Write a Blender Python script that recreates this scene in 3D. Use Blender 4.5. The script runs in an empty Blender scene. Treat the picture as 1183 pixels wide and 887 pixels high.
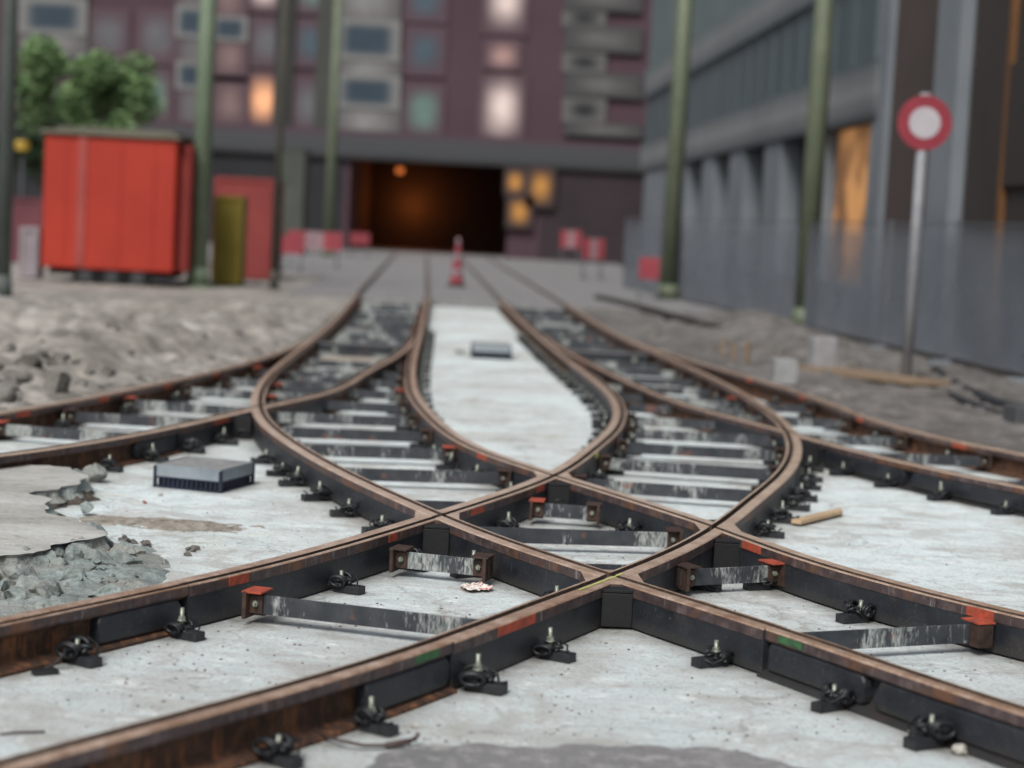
import bpy, bmesh, math, random
from mathutils import Vector, Matrix, noise
random.seed(7)
SC = bpy.context.scene
COL = SC.collection
# ---------------------------------------------------------------- survey data: rail centre lines in metres (x, y), far end first
RAILS = {
 'Bo': [(-4.061, 50.292), (-4.029, 49.791), (-3.997, 49.291), (-3.965, 48.791), (-3.934, 48.291), (-3.902, 47.791), (-3.871, 47.291), (-3.840, 46.790), (-3.809, 46.290), (-3.778, 45.790), (-3.748, 45.290), (-3.717, 44.790), (-3.687, 44.290), (-3.657, 43.790), (-3.627, 43.290), (-3.597, 42.790), (-3.568, 42.290), (-3.538, 41.790), (-3.509, 41.290), (-3.480, 40.790), (-3.452, 40.290), (-3.423, 39.790), (-3.395, 39.290), (-3.367, 38.791), (-3.339, 38.291), (-3.312, 37.791), (-3.285, 37.291), (-3.258, 36.791), (-3.231, 36.292), (-3.205, 35.792), (-3.179, 35.292), (-3.154, 34.793), (-3.129, 34.293), (-3.104, 33.794), (-3.079, 33.294), (-3.055, 32.795), (-3.032, 32.295), (-3.009, 31.796), (-2.986, 31.297), (-2.964, 30.797), (-2.942, 30.298), (-2.921, 29.799), (-2.901, 29.299), (-2.881, 28.800), (-2.861, 28.301), (-2.843, 27.801), (-2.825, 27.302), (-2.808, 26.803), (-2.791, 26.303), (-2.775, 25.804), (-2.760, 25.304), (-2.746, 24.805), (-2.732, 24.305), (-2.719, 23.805), (-2.705, 23.305), (-2.691, 22.805), (-2.677, 22.304), (-2.661, 21.804), (-2.643, 21.304), (-2.623, 20.804), (-2.599, 20.303), (-2.570, 19.804), (-2.536, 19.304), (-2.497, 18.805), (-2.451, 18.307), (-2.398, 17.810), (-2.336, 17.314), (-2.266, 16.821), (-2.184, 16.329), (-2.087, 15.840), (-1.973, 15.354), (-1.843, 14.871), (-1.699, 14.391), (-1.545, 13.914), (-1.382, 13.440), (-1.209, 12.969), (-1.025, 12.502), (-0.831, 12.039), (-0.631, 11.580), (-0.428, 11.127), (-0.216, 10.680), (0.015, 10.241), (0.271, 9.809), (0.537, 9.382), (0.807, 8.960), (1.080, 8.538), (1.344, 8.115), (1.593, 7.689), (1.849, 7.262), (2.122, 6.834), (2.412, 6.405), (2.719, 5.975), (3.042, 5.544), (3.382, 5.113), (3.738, 4.680)],
 'Bi': [(-2.422, 53.305), (-2.404, 52.806), (-2.385, 52.307), (-2.367, 51.808), (-2.348, 51.309), (-2.329, 50.811), (-2.310, 50.312), (-2.292, 49.813), (-2.273, 49.314), (-2.254, 48.815), (-2.235, 48.316), (-2.216, 47.817), (-2.197, 47.318), (-2.178, 46.819), (-2.159, 46.320), (-2.140, 45.821), (-2.121, 45.322), (-2.102, 44.823), (-2.083, 44.324), (-2.064, 43.825), (-2.044, 43.326), (-2.025, 42.827), (-2.006, 42.328), (-1.986, 41.828), (-1.967, 41.329), (-1.947, 40.830), (-1.928, 40.331), (-1.908, 39.831), (-1.888, 39.332), (-1.869, 38.833), (-1.849, 38.333), (-1.829, 37.834), (-1.809, 37.335), (-1.789, 36.835), (-1.768, 36.336), (-1.748, 35.836), (-1.728, 35.336), (-1.707, 34.837), (-1.687, 34.337), (-1.667, 33.838), (-1.646, 33.338), (-1.625, 32.838), (-1.605, 32.338), (-1.584, 31.838), (-1.564, 31.339), (-1.543, 30.839), (-1.523, 30.339), (-1.503, 29.839), (-1.482, 29.339), (-1.463, 28.840), (-1.443, 28.340), (-1.424, 27.840), (-1.405, 27.341), (-1.387, 26.841), (-1.369, 26.342), (-1.351, 25.843), (-1.332, 25.343), (-1.314, 24.844), (-1.295, 24.345), (-1.274, 23.846), (-1.253, 23.347), (-1.230, 22.848), (-1.206, 22.349), (-1.180, 21.850), (-1.153, 21.351), (-1.126, 20.851), (-1.097, 20.352), (-1.065, 19.852), (-1.029, 19.351), (-0.985, 18.851), (-0.933, 18.351), (-0.873, 17.851), (-0.805, 17.353), (-0.733, 16.856), (-0.656, 16.362), (-0.572, 15.873), (-0.478, 15.388), (-0.365, 14.910), (-0.225, 14.438), (-0.050, 13.972), (0.157, 13.512), (0.378, 13.056), (0.599, 12.601), (0.818, 12.146), (1.034, 11.691), (1.240, 11.234), (1.422, 10.778), (1.605, 10.328), (1.826, 9.887), (2.090, 9.460), (2.389, 9.047), (2.716, 8.649), (3.070, 8.265), (3.451, 7.895), (3.859, 7.540), (4.295, 7.198), (4.756, 6.871)],
 'Ai': [(-0.946, 53.961), (-0.919, 53.462), (-0.891, 52.962), (-0.863, 52.462), (-0.835, 51.962), (-0.807, 51.463), (-0.780, 50.963), (-0.752, 50.463), (-0.724, 49.963), (-0.696, 49.464), (-0.668, 48.964), (-0.641, 48.464), (-0.613, 47.965), (-0.585, 47.465), (-0.557, 46.965), (-0.529, 46.466), (-0.501, 45.966), (-0.474, 45.466), (-0.446, 44.967), (-0.418, 44.467), (-0.390, 43.968), (-0.362, 43.468), (-0.334, 42.968), (-0.307, 42.469), (-0.279, 41.969), (-0.251, 41.470), (-0.223, 40.970), (-0.195, 40.471), (-0.167, 39.971), (-0.139, 39.472), (-0.112, 38.972), (-0.084, 38.473), (-0.056, 37.974), (-0.028, 37.474), (-0.000, 36.975), (0.028, 36.476), (0.056, 35.976), (0.084, 35.477), (0.112, 34.978), (0.140, 34.478), (0.168, 33.979), (0.196, 33.480), (0.224, 32.981), (0.253, 32.482), (0.281, 31.983), (0.310, 31.484), (0.339, 30.985), (0.368, 30.486), (0.398, 29.987), (0.428, 29.488), (0.458, 28.989), (0.489, 28.490), (0.521, 27.991), (0.553, 27.493), (0.586, 26.994), (0.619, 26.495), (0.654, 25.997), (0.689, 25.498), (0.725, 24.999), (0.761, 24.501), (0.798, 24.002), (0.836, 23.503), (0.873, 23.005), (0.911, 22.506), (0.947, 22.007), (0.981, 21.507), (1.013, 21.008), (1.040, 20.508), (1.060, 20.009), (1.072, 19.509), (1.075, 19.009), (1.066, 18.510), (1.046, 18.010), (1.016, 17.511), (0.974, 17.013), (0.920, 16.515), (0.851, 16.018), (0.772, 15.523), (0.687, 15.029), (0.601, 14.538), (0.512, 14.048), (0.413, 13.562), (0.294, 13.079), (0.152, 12.599), (-0.010, 12.123), (-0.184, 11.649), (-0.362, 11.179), (-0.542, 10.712), (-0.725, 10.249), (-0.918, 9.790), (-1.124, 9.337), (-1.348, 8.890), (-1.590, 8.450), (-1.840, 8.015), (-2.089, 7.586), (-2.339, 7.162), (-2.588, 6.743), (-2.838, 6.330), (-3.087, 5.921), (-3.336, 5.518)],
 'Ao': [(0.648, 55.596), (0.666, 55.095), (0.683, 54.595), (0.701, 54.094), (0.719, 53.594), (0.737, 53.093), (0.755, 52.593), (0.773, 52.092), (0.791, 51.592), (0.809, 51.092), (0.827, 50.591), (0.846, 50.091), (0.864, 49.591), (0.883, 49.090), (0.902, 48.590), (0.921, 48.090), (0.940, 47.590), (0.959, 47.089), (0.978, 46.589), (0.998, 46.089), (1.017, 45.589), (1.037, 45.089), (1.057, 44.589), (1.077, 44.089), (1.097, 43.589), (1.117, 43.089), (1.138, 42.589), (1.159, 42.089), (1.180, 41.589), (1.201, 41.089), (1.222, 40.589), (1.243, 40.089), (1.265, 39.590), (1.287, 39.090), (1.309, 38.590), (1.332, 38.091), (1.355, 37.591), (1.378, 37.091), (1.402, 36.592), (1.426, 36.093), (1.450, 35.593), (1.476, 35.094), (1.501, 34.595), (1.528, 34.096), (1.555, 33.596), (1.584, 33.098), (1.613, 32.599), (1.644, 32.100), (1.676, 31.601), (1.710, 31.103), (1.746, 30.604), (1.783, 30.106), (1.823, 29.607), (1.864, 29.109), (1.908, 28.611), (1.953, 28.113), (2.000, 27.616), (2.049, 27.118), (2.099, 26.620), (2.149, 26.122), (2.199, 25.625), (2.247, 25.127), (2.295, 24.629), (2.339, 24.131), (2.381, 23.633), (2.419, 23.134), (2.454, 22.635), (2.485, 22.136), (2.512, 21.637), (2.536, 21.137), (2.557, 20.637), (2.574, 20.137), (2.587, 19.636), (2.594, 19.136), (2.594, 18.635), (2.585, 18.135), (2.567, 17.636), (2.539, 17.137), (2.498, 16.640), (2.446, 16.143), (2.381, 15.648), (2.303, 15.155), (2.213, 14.664), (2.108, 14.174), (1.990, 13.686), (1.860, 13.201), (1.724, 12.717), (1.587, 12.235), (1.451, 11.756), (1.310, 11.280), (1.156, 10.809), (0.983, 10.341), (0.789, 9.879), (0.580, 9.420), (0.364, 8.965), (0.146, 8.513), (-0.070, 8.065), (-0.291, 7.622), (-0.533, 7.186), (-0.793, 6.758), (-1.067, 6.335), (-1.341, 5.917), (-1.611, 5.502), (-1.876, 5.089), (-2.137, 4.678), (-2.393, 4.270), (-2.646, 3.865)],
 'Co': [(-2.872, 28.622), (-2.851, 28.120), (-2.835, 27.619), (-2.824, 27.118), (-2.819, 26.617), (-2.819, 26.116), (-2.825, 25.616), (-2.836, 25.115), (-2.852, 24.615), (-2.873, 24.116), (-2.899, 23.616), (-2.930, 23.117), (-2.964, 22.619), (-3.004, 22.121), (-3.047, 21.623), (-3.097, 21.125), (-3.153, 20.629), (-3.216, 20.133), (-3.287, 19.638), (-3.364, 19.143), (-3.446, 18.649), (-3.531, 18.157), (-3.618, 17.665), (-3.708, 17.174), (-3.803, 16.684), (-3.907, 16.196), (-4.022, 15.708), (-4.148, 15.222), (-4.285, 14.737), (-4.433, 14.253), (-4.592, 13.770), (-4.763, 13.288), (-4.945, 12.807)],
 'Ci': [(-1.728, 34.359), (-1.696, 33.860), (-1.667, 33.360), (-1.640, 32.861), (-1.616, 32.362), (-1.593, 31.862), (-1.573, 31.363), (-1.554, 30.863), (-1.538, 30.364), (-1.524, 29.864), (-1.512, 29.364), (-1.502, 28.865), (-1.493, 28.365), (-1.486, 27.865), (-1.480, 27.365), (-1.475, 26.865), (-1.472, 26.365), (-1.471, 25.864), (-1.473, 25.364), (-1.478, 24.864), (-1.489, 24.363), (-1.505, 23.863), (-1.528, 23.363), (-1.557, 22.863), (-1.588, 22.363), (-1.618, 21.863), (-1.646, 21.364), (-1.668, 20.865), (-1.685, 20.367), (-1.703, 19.870), (-1.730, 19.374), (-1.774, 18.879), (-1.845, 18.385), (-1.945, 17.892), (-2.067, 17.401), (-2.197, 16.912), (-2.321, 16.423), (-2.436, 15.937), (-2.546, 15.453), (-2.660, 14.972), (-2.787, 14.493), (-2.931, 14.019), (-3.099, 13.548), (-3.291, 13.082), (-3.509, 12.620), (-3.753, 12.162), (-4.021, 11.709), (-4.315, 11.259), (-4.633, 10.814), (-4.977, 10.373)],
 'Di': [(0.480, 30.253), (0.508, 29.755), (0.540, 29.256), (0.574, 28.757), (0.613, 28.259), (0.654, 27.760), (0.698, 27.262), (0.746, 26.764), (0.797, 26.265), (0.850, 25.767), (0.907, 25.269), (0.965, 24.771), (1.025, 24.274), (1.086, 23.777), (1.149, 23.280), (1.213, 22.784), (1.278, 22.289), (1.344, 21.795), (1.413, 21.302), (1.486, 20.810), (1.565, 20.320), (1.655, 19.832), (1.762, 19.346), (1.891, 18.862), (2.043, 18.379), (2.209, 17.900), (2.375, 17.422), (2.527, 16.947), (2.668, 16.475), (2.817, 16.008), (2.987, 15.544), (3.179, 15.086), (3.393, 14.633), (3.630, 14.186), (3.892, 13.745), (4.181, 13.310), (4.495, 12.881), (4.835, 12.457), (5.201, 12.040), (5.592, 11.628)],
 'Do': [(1.786, 30.285), (1.839, 29.796), (1.897, 29.307), (1.960, 28.816), (2.029, 28.326), (2.103, 27.834), (2.183, 27.342), (2.267, 26.849), (2.356, 26.356), (2.449, 25.862), (2.545, 25.367), (2.644, 24.872), (2.744, 24.377), (2.843, 23.881), (2.941, 23.385), (3.036, 22.888), (3.125, 22.392), (3.208, 21.896), (3.281, 21.400), (3.344, 20.905), (3.395, 20.411), (3.439, 19.918), (3.482, 19.428), (3.533, 18.939), (3.604, 18.453), (3.700, 17.971), (3.828, 17.491), (3.990, 17.016), (4.189, 16.544), (4.425, 16.075), (4.698, 15.610), (5.009, 15.149), (5.356, 14.692), (5.741, 14.239), (6.163, 13.789)],
}
FOCUS, FSTOP, SKY, SUNE = 9.8, 1.08, 0.098, 2.55
TOP = 0.213                     # height of the running surface
# ---------------------------------------------------------------- camera
PITCH, ROLL, FPX, CAMZ = 0.084173, 0.051683, 2178.36, 1.9437
_f = Vector((0, math.cos(PITCH), -math.sin(PITCH)))
_u0 = Vector((0, math.sin(PITCH), math.cos(PITCH)))
_r = Vector((1, 0, 0)) * math.cos(ROLL) + _u0 * math.sin(ROLL)
_u = _u0 * math.cos(ROLL) - Vector((1, 0, 0)) * math.sin(ROLL)
cam_d = bpy.data.cameras.new('camera')
cam = bpy.data.objects.new('camera', cam_d)
COL.objects.link(cam)
m = Matrix((_r, _u, -_f)).transposed().to_4x4()
m.translation = (0, 0, CAMZ)
cam.matrix_world = m
cam_d.sensor_width = 36.0
cam_d.lens = FPX / 1183.0 * 36.0
cam_d.clip_start = 0.1
cam_d.clip_end = 2000
cam_d.dof.use_dof = True
cam_d.dof.focus_distance = FOCUS
cam_d.dof.aperture_fstop = FSTOP
cam_d.dof.aperture_blades = 0
SC.camera = cam

def ray(px, py):
    return _r * (px - 591.5) + _u * (443.5 - py) + _f * FPX
def at(px, py, Y):
    d = ray(px, py); t = Y / d.y
    return Vector((d.x * t, Y, CAMZ + d.z * t))
def ground(px, py, z=0.0):
    d = ray(px, py); t = (z - CAMZ) / d.z
    return Vector((d.x * t, d.y * t, z))

# ---------------------------------------------------------------- world and light
w = bpy.data.worlds.new('World'); SC.world = w; w.use_nodes = True
nt = w.node_tree; bg = nt.nodes['Background']
sky = nt.nodes.new('ShaderNodeTexSky'); sky.sky_type = 'NISHITA'; sky.sun_disc = False
SUN_E, SUN_R = math.radians(48), math.radians(200)
sky.sun_elevation = SUN_E; sky.sun_rotation = SUN_R; sky.air_density = 1.0; sky.dust_density = 3.5; sky.ozone_density = 1.0
hs = nt.nodes.new('ShaderNodeHueSaturation'); hs.inputs['Saturation'].default_value = 0.5
nt.links.new(sky.outputs[0], hs.inputs['Color']); nt.links.new(hs.outputs[0], bg.inputs['Color'])
bg.inputs['Strength'].default_value = SKY
sl = bpy.data.lights.new('sun', 'SUN'); sl.energy = SUNE; sl.angle = math.radians(20); sl.color = (1.0, 0.97, 0.93)
so = bpy.data.objects.new('sun', sl); COL.objects.link(so)
# sky sun_rotation is clockwise from +Y seen from above
sd = Vector((math.sin(SUN_R) * math.cos(SUN_E), math.cos(SUN_R) * math.cos(SUN_E), math.sin(SUN_E)))
so.rotation_euler = sd.to_track_quat('Z', 'Y').to_euler()
SC.view_settings.view_transform = 'Standard'; SC.view_settings.look = 'None'
SC.view_settings.exposure = 0; SC.view_settings.gamma = 1
SC.cycles.use_denoising = True
SC.cycles.max_bounces = 6

# ---------------------------------------------------------------- materials
class NM:
    def __init__(s, name, rough=0.8, metal=0.0):
        s.m = bpy.data.materials.new(name); s.m.use_nodes = True
        s.t = s.m.node_tree; s.b = s.t.nodes['Principled BSDF']
        s.b.inputs['Roughness'].default_value = rough; s.b.inputs['Metallic'].default_value = metal
        s.co = s.t.nodes.new('ShaderNodeTexCoord')
    def n(s, ty, **kw):
        x = s.t.nodes.new(ty)
        for k, v in kw.items(): setattr(x, k, v)
        return x
    def l(s, a, b): s.t.links.new(a, b)
    def coords(s, scale=(1, 1, 1), src='Object'):
        mp = s.n('ShaderNodeMapping'); mp.inputs['Scale'].default_value = scale
        if src == 'World':
            g = s.n('ShaderNodeNewGeometry'); s.l(g.outputs['Position'], mp.inputs['Vector'])
        else: s.l(s.co.outputs[src], mp.inputs['Vector'])
        return mp.outputs[0]
    def noise(s, scale, detail=4, rough=0.55, vec=None, dist=0.0):
        x = s.n('ShaderNodeTexNoise'); x.inputs['Scale'].default_value = scale; x.inputs['Detail'].default_value = detail
        x.inputs['Roughness'].default_value = rough; x.inputs['Distortion'].default_value = dist
        s.l(vec if vec is not None else s.coords(src='World'), x.inputs['Vector']); return x.outputs['Fac']
    def vor(s, scale, vec=None, feature='F1'):
        x = s.n('ShaderNodeTexVoronoi', feature=feature); x.inputs['Scale'].default_value = scale
        s.l(vec if vec is not None else s.coords(src='World'), x.inputs['Vector']); return x.outputs['Distance']
    def ramp(s, fac, stops, inter='LINEAR'):
        r = s.n('ShaderNodeValToRGB'); r.color_ramp.interpolation = inter
        e = r.color_ramp.elements
        while len(e) < len(stops): e.new(0.5)
        for i, (p, c) in enumerate(stops):
            e[i].position = p
            c = (c, c, c) if isinstance(c, (int, float)) else c
            e[i].color = (c[0], c[1], c[2], 1)
        s.l(fac, r.inputs[0]); return r.outputs[0]
    def mix(s, fac, a, b, bt='MIX'):
        x = s.n('ShaderNodeMix', data_type='RGBA', blend_type=bt)
        for v, i in ((fac, 0), (a, 6), (b, 7)):
            if isinstance(v, (int, float)): x.inputs[i].default_value = v
            elif isinstance(v, (tuple, list)): x.inputs[i].default_value = (v[0], v[1], v[2], 1)
            else: s.l(v, x.inputs[i])
        return x.outputs[2]
    def math(s, op, a, b=0.0, c=0.0):
        x = s.n('ShaderNodeMath', operation=op)
        for i, v in enumerate((a, b, c)):
            if isinstance(v, (int, float)): x.inputs[i].default_value = v
            else: s.l(v, x.inputs[i])
        return x.outputs[0]
    def color(s, c):
        if isinstance(c, (tuple, list)): s.b.inputs['Base Color'].default_value = (c[0], c[1], c[2], 1)
        else: s.l(c, s.b.inputs['Base Color'])
    def bump(s, h, strength=0.3, dist=0.01):
        x = s.n('ShaderNodeBump'); x.inputs['Strength'].default_value = strength; x.inputs['Distance'].default_value = dist
        s.l(h, x.inputs['Height']); s.l(x.outputs[0], s.b.inputs['Normal'])
    def rough(s, fac, lo, hi):
        x = s.n('ShaderNodeMapRange'); x.inputs[3].default_value = lo; x.inputs[4].default_value = hi
        s.l(fac, x.inputs[0]); s.l(x.outputs[0], s.b.inputs['Roughness'])

M = {}
def mat_head():
    a = NM('rail_running_surface', 0.35, 0.2)
    n1 = a.noise(9, 6, 0.65); n2 = a.noise(70, 4, 0.6)
    c = a.ramp(n1, [(0.3, (0.28, 0.17, 0.11)), (0.5, (0.52, 0.36, 0.26)), (0.72, (0.74, 0.58, 0.47))])
    c = a.mix(a.ramp(n2, [(0.46, 0.0), (0.66, 0.6)]), c, (0.17, 0.10, 0.07))
    sy = a.n('ShaderNodeSeparateXYZ'); g0 = a.n('ShaderNodeNewGeometry'); a.l(g0.outputs['Position'], sy.inputs[0])
    c = a.mix(a.ramp(a.noise(2.4, 5, .6), [(0.48, 0.0), (0.62, 0.7)]), c, (0.26, 0.135, 0.065))
    gold_highlight = a.ramp(a.math('MULTIPLY', sy.outputs[1], .05), [(0.44, 0.0), (0.56, 1.0), (0.72, 1.0), (0.95, .25)])  # golden highlight painted into the head colour around the central curves
    c = a.mix(a.math('MULTIPLY', gold_highlight, .6), c, a.ramp(a.noise(6, 5, .65), [(.3, (0.52, 0.38, 0.28)), (.7, (0.88, 0.72, 0.58))]))
    a.color(c); a.rough(n2, 0.22, 0.46); a.bump(n2, 0.2, 0.004); return a.m
def mat_strip():
    a = NM('rail_side_mill_scale', 0.6, 0.35)
    n1 = a.noise(14, 6, 0.65); st = a.noise(30, 5, 0.6, a.coords((1, 1, 0.15), 'World'))
    c = a.ramp(n1, [(0.3, (0.045, 0.03, 0.029)), (0.55, (0.10, 0.072, 0.072)), (0.75, (0.21, 0.155, 0.15))])
    c = a.mix(a.ramp(st, [(0.6, 0.0), (0.72, 0.55)]), c, (0.42, 0.38, 0.36))
    c = a.mix(a.ramp(a.noise(4.3), [(0.52, 0.0), (0.66, 0.7)]), c, (0.21, 0.095, 0.045))
    a.color(c); a.rough(n1, 0.45, 0.7); a.bump(n1, 0.2, 0.004); return a.m
def mat_panel():
    a = NM('dark_coated_steel', 0.5, 0.1)
    n1 = a.noise(5, 5, 0.6); st = a.noise(26, 5, 0.65, a.coords((1, 1, 0.1), 'World')); n3 = a.noise(120, 3)
    c = a.ramp(n1, [(0.3, (0.009, 0.011, 0.015)), (0.6, (0.020, 0.024, 0.031)), (0.8, (0.045, 0.050, 0.058))])
    c = a.mix(a.ramp(st, [(0.66, 0.0), (0.78, 0.35)]), c, (0.3, 0.31, 0.3))
    c = a.mix(a.ramp(a.noise(3.1, 5), [(0.6, 0.0), (0.75, 0.5)]), c, (0.09, 0.055, 0.04))
    sp = a.n('ShaderNodeSeparateXYZ'); g = a.n('ShaderNodeNewGeometry'); a.l(g.outputs['Position'], sp.inputs[0])
    ed_ = a.ramp(a.math('ADD', sp.outputs[2], a.math('MULTIPLY', a.noise(20, 4), 0.03)), [(0.045, 1.0), (0.085, 0.0)])
    c = a.mix(a.math('MULTIPLY', ed_, .5), c, (0.05, 0.045, 0.04))
    c = a.mix(a.ramp(a.noise(60, 5, .7), [(0.58, 0.0), (0.70, 0.45)]), c, (0.16, 0.15, 0.145))
    c = a.mix(a.ramp(a.noise(1.9, 6, .7), [(0.50, 0.0), (0.66, 0.4)]), c, (0.05, 0.052, 0.058))
    a.color(c); a.rough(n1, 0.4, 0.65); a.bump(n3, 0.08, 0.002); return a.m
def mat_rust():
    a = NM('rusty_steel', 0.85, 0.1)
    n1 = a.noise(11, 7, 0.7); st = a.noise(22, 5, 0.65, a.coords((1, 1, 0.2), 'World')); n3 = a.noise(90, 4)
    c = a.ramp(n1, [(0.28, (0.015, 0.010, 0.008)), (0.5, (0.06, 0.030, 0.018)), (0.75, (0.19, 0.09, 0.045))])
    c = a.mix(a.ramp(st, [(0.52, 0.0), (0.66, 0.7)]), c, (0.25, 0.095, 0.035))
    c = a.mix(a.ramp(a.noise(17, 6), [(0.66, 0.0), (0.76, 0.5)]), c, (0.4, 0.37, 0.33))
    a.color(c); a.bump(n3, 0.4, 0.004); return a.m
def mat_groove():
    a = NM('groove_dark_rust', 0.9); n = a.noise(20, 5)  # dark rust colour of the groove
    a.color(a.ramp(n, [(0.3, (0.03, 0.02, 0.015)), (0.7, (0.10, 0.062, 0.042))])); return a.m
def mat_bar():
    a = NM('splashed_flat_bar', 0.6, 0.1)
    oi = a.n('ShaderNodeObjectInfo')
    mp = a.n('ShaderNodeMapping'); mp.inputs['Scale'].default_value = (1, 1, 0.30)
    a.l(a.co.outputs['Object'], mp.inputs['Vector'])
    v = a.n('ShaderNodeVectorMath', operation='ADD'); a.l(mp.outputs[0], v.inputs[0]); a.l(oi.outputs['Location'], v.inputs[1])
    st = a.noise(38, 4, 0.6, v.outputs[0]); bl = a.noise(3.2, 3, 0.5, v.outputs[0]); n1 = a.noise(9)
    base = a.ramp(n1, [(0.3, (0.022, 0.027, 0.034)), (0.7, (0.055, 0.06, 0.068))])
    st2 = a.noise(85, 3, 0.6, v.outputs[0])
    fac = a.math('ADD', a.math('MULTIPLY', a.math('SUBTRACT', bl, 0.52), 1.3), a.math('ADD', a.math('MULTIPLY', st, .6), a.math('MULTIPLY', st2, .4)))
    fac = a.math('ADD', fac, a.math('MULTIPLY', a.math('SUBTRACT', oi.outputs['Random'], 0.5), 0.10))
    f = a.ramp(fac, [(0.50, 0.0), (0.58, 0.45), (0.66, 0.8)])
    c = a.mix(f, base, a.ramp(st2, [(.4, (0.24, 0.27, 0.26)), (.6, (0.46, 0.48, 0.46))]))
    c = a.mix(a.ramp(a.noise(7, 4, 0.5), [(0.64, 0.0), (0.72, 0.6)]), c, (0.22, 0.09, 0.06))
    a.color(c); a.bump(st, 0.1, 0.002); return a.m
def mat_simple(name, c1, c2, scale=8, rough=0.8, metal=0.0, bump=0.15, bs=60, bd=0.004):
    a = NM(name, rough, metal); n = a.noise(scale, 5, 0.6)
    a.color(a.ramp(n, [(0.3, c1), (0.7, c2)]))
    if bump: a.bump(a.noise(bs, 4), bump, bd)
    return a.m
def mat_concrete():
    a = NM('pale_concrete_slab', 0.92)
    big = a.noise(0.55, 5, 0.6); mid = a.noise(3.5, 6, 0.65); fine = a.noise(45, 4, 0.7)
    lay = a.noise(2.2, 6, 0.7, a.coords((0.35, 1.6, 1), 'World'), 0.6)
    c = a.ramp(mid, [(0.25, (0.47, 0.55, 0.56)), (0.42, (0.74, 0.84, 0.85)), (0.7, (0.86, 0.94, 0.945))])
    c = a.mix(a.ramp(big, [(0.42, 0.0), (0.66, 0.55)]), c, (0.45, 0.44, 0.41))
    sy = a.n('ShaderNodeSeparateXYZ'); g0 = a.n('ShaderNodeNewGeometry'); a.l(g0.outputs['Position'], sy.inputs[0])
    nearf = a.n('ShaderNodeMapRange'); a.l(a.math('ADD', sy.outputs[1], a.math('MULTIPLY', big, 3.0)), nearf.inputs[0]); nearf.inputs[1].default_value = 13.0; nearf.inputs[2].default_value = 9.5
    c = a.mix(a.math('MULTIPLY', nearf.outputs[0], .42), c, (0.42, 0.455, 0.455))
    c = a.mix(a.ramp(lay, [(0.50, 0.0), (0.72, 0.6)]), c, (0.36, 0.34, 0.305))
    c = a.mix(a.ramp(fine, [(0.50, 0.0), (0.68, 0.5)]), c, (0.30, 0.29, 0.27))
    c = a.mix(a.ramp(a.noise(14, 5, .75), [(0.52, 0.0), (0.66, 0.5)]), c, (0.31, 0.29, 0.26))
    c = a.mix(a.ramp(a.noise(1.7, 7, .72, None, .8), [(0.50, 0.0), (0.60, 0.55)]), c, (0.40, 0.385, 0.35))
    c = a.mix(a.ramp(a.noise(5.5, 7, .75), [(0.56, 0.0), (0.66, 0.6)]), c, (0.88, 0.92, 0.92))
    c = a.mix(a.ramp(a.noise(.9, 4, .6, None, .4), [(0.62, 0.0), (0.72, 0.3)]), c, (0.55, 0.52, 0.33))
    sp = a.vor(20); spn = a.noise(2.6, 3)
    f = a.math('MULTIPLY', a.ramp(sp, [(0.07, 1.0), (0.13, 0.0)]), a.ramp(spn, [(0.46, 0.0), (0.6, 0.9)]))
    c = a.mix(f, c, (0.12, 0.10, 0.085))
    sp2 = a.vor(55); f2 = a.math('MULTIPLY', a.ramp(sp2, [(0.12, 1.0), (0.2, 0.0)]), a.ramp(a.noise(1.9, 4), [(0.48, 0.0), (0.6, 0.7)]))
    c = a.mix(f2, c, (0.22, 0.20, 0.18))
    st = a.ramp(a.noise(1.1, 6, 0.7, None, 1.2), [(0.60, 0.0), (0.72, 0.4)])
    c = a.mix(st, c, (0.33, 0.27, 0.20))
    crk = a.n('ShaderNodeTexVoronoi', feature='DISTANCE_TO_EDGE'); crk.inputs['Scale'].default_value = .42
    vv = a.n('ShaderNodeVectorMath', operation='ADD'); a.l(a.coords((1, 1, 1), 'World'), vv.inputs[0])
    nn = a.n('ShaderNodeTexNoise'); nn.inputs['Scale'].default_value = 2.2; nn.inputs['Detail'].default_value = 6
    sc_ = a.n('ShaderNodeVectorMath', operation='SCALE'); sc_.inputs['Scale'].default_value = .9; a.l(a.coords((1, 1, 1), 'World'), nn.inputs['Vector']); a.l(nn.outputs['Color'], sc_.inputs[0]); a.l(sc_.outputs[0], vv.inputs[1]); a.l(vv.outputs[0], crk.inputs['Vector'])
    c = a.mix(a.ramp(crk.outputs['Distance'], [(0.0, 0.5), (0.006, 0.0)]), c, (0.20, 0.19, 0.175))
    ao = a.n('ShaderNodeAmbientOcclusion'); ao.samples = 6; ao.inputs['Distance'].default_value = .22  # occlusion shade mixed into the base colour as grime along the rails
    shade_grime = a.math('MULTIPLY', a.ramp(ao.outputs['AO'], [(0.4, 1.0), (0.92, 0.0)]), a.ramp(a.noise(9, 5, .7), [(.3, .95), (.7, .45)]))
    c = a.mix(a.math('MULTIPLY', shade_grime, .92), c, (0.085, 0.072, 0.06))
    a.color(c)
    h = a.math('ADD', a.math('MULTIPLY', mid, 0.6), a.math('MULTIPLY', fine, 0.25))
    a.bump(h, 1.0, 0.035); return a.m
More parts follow.
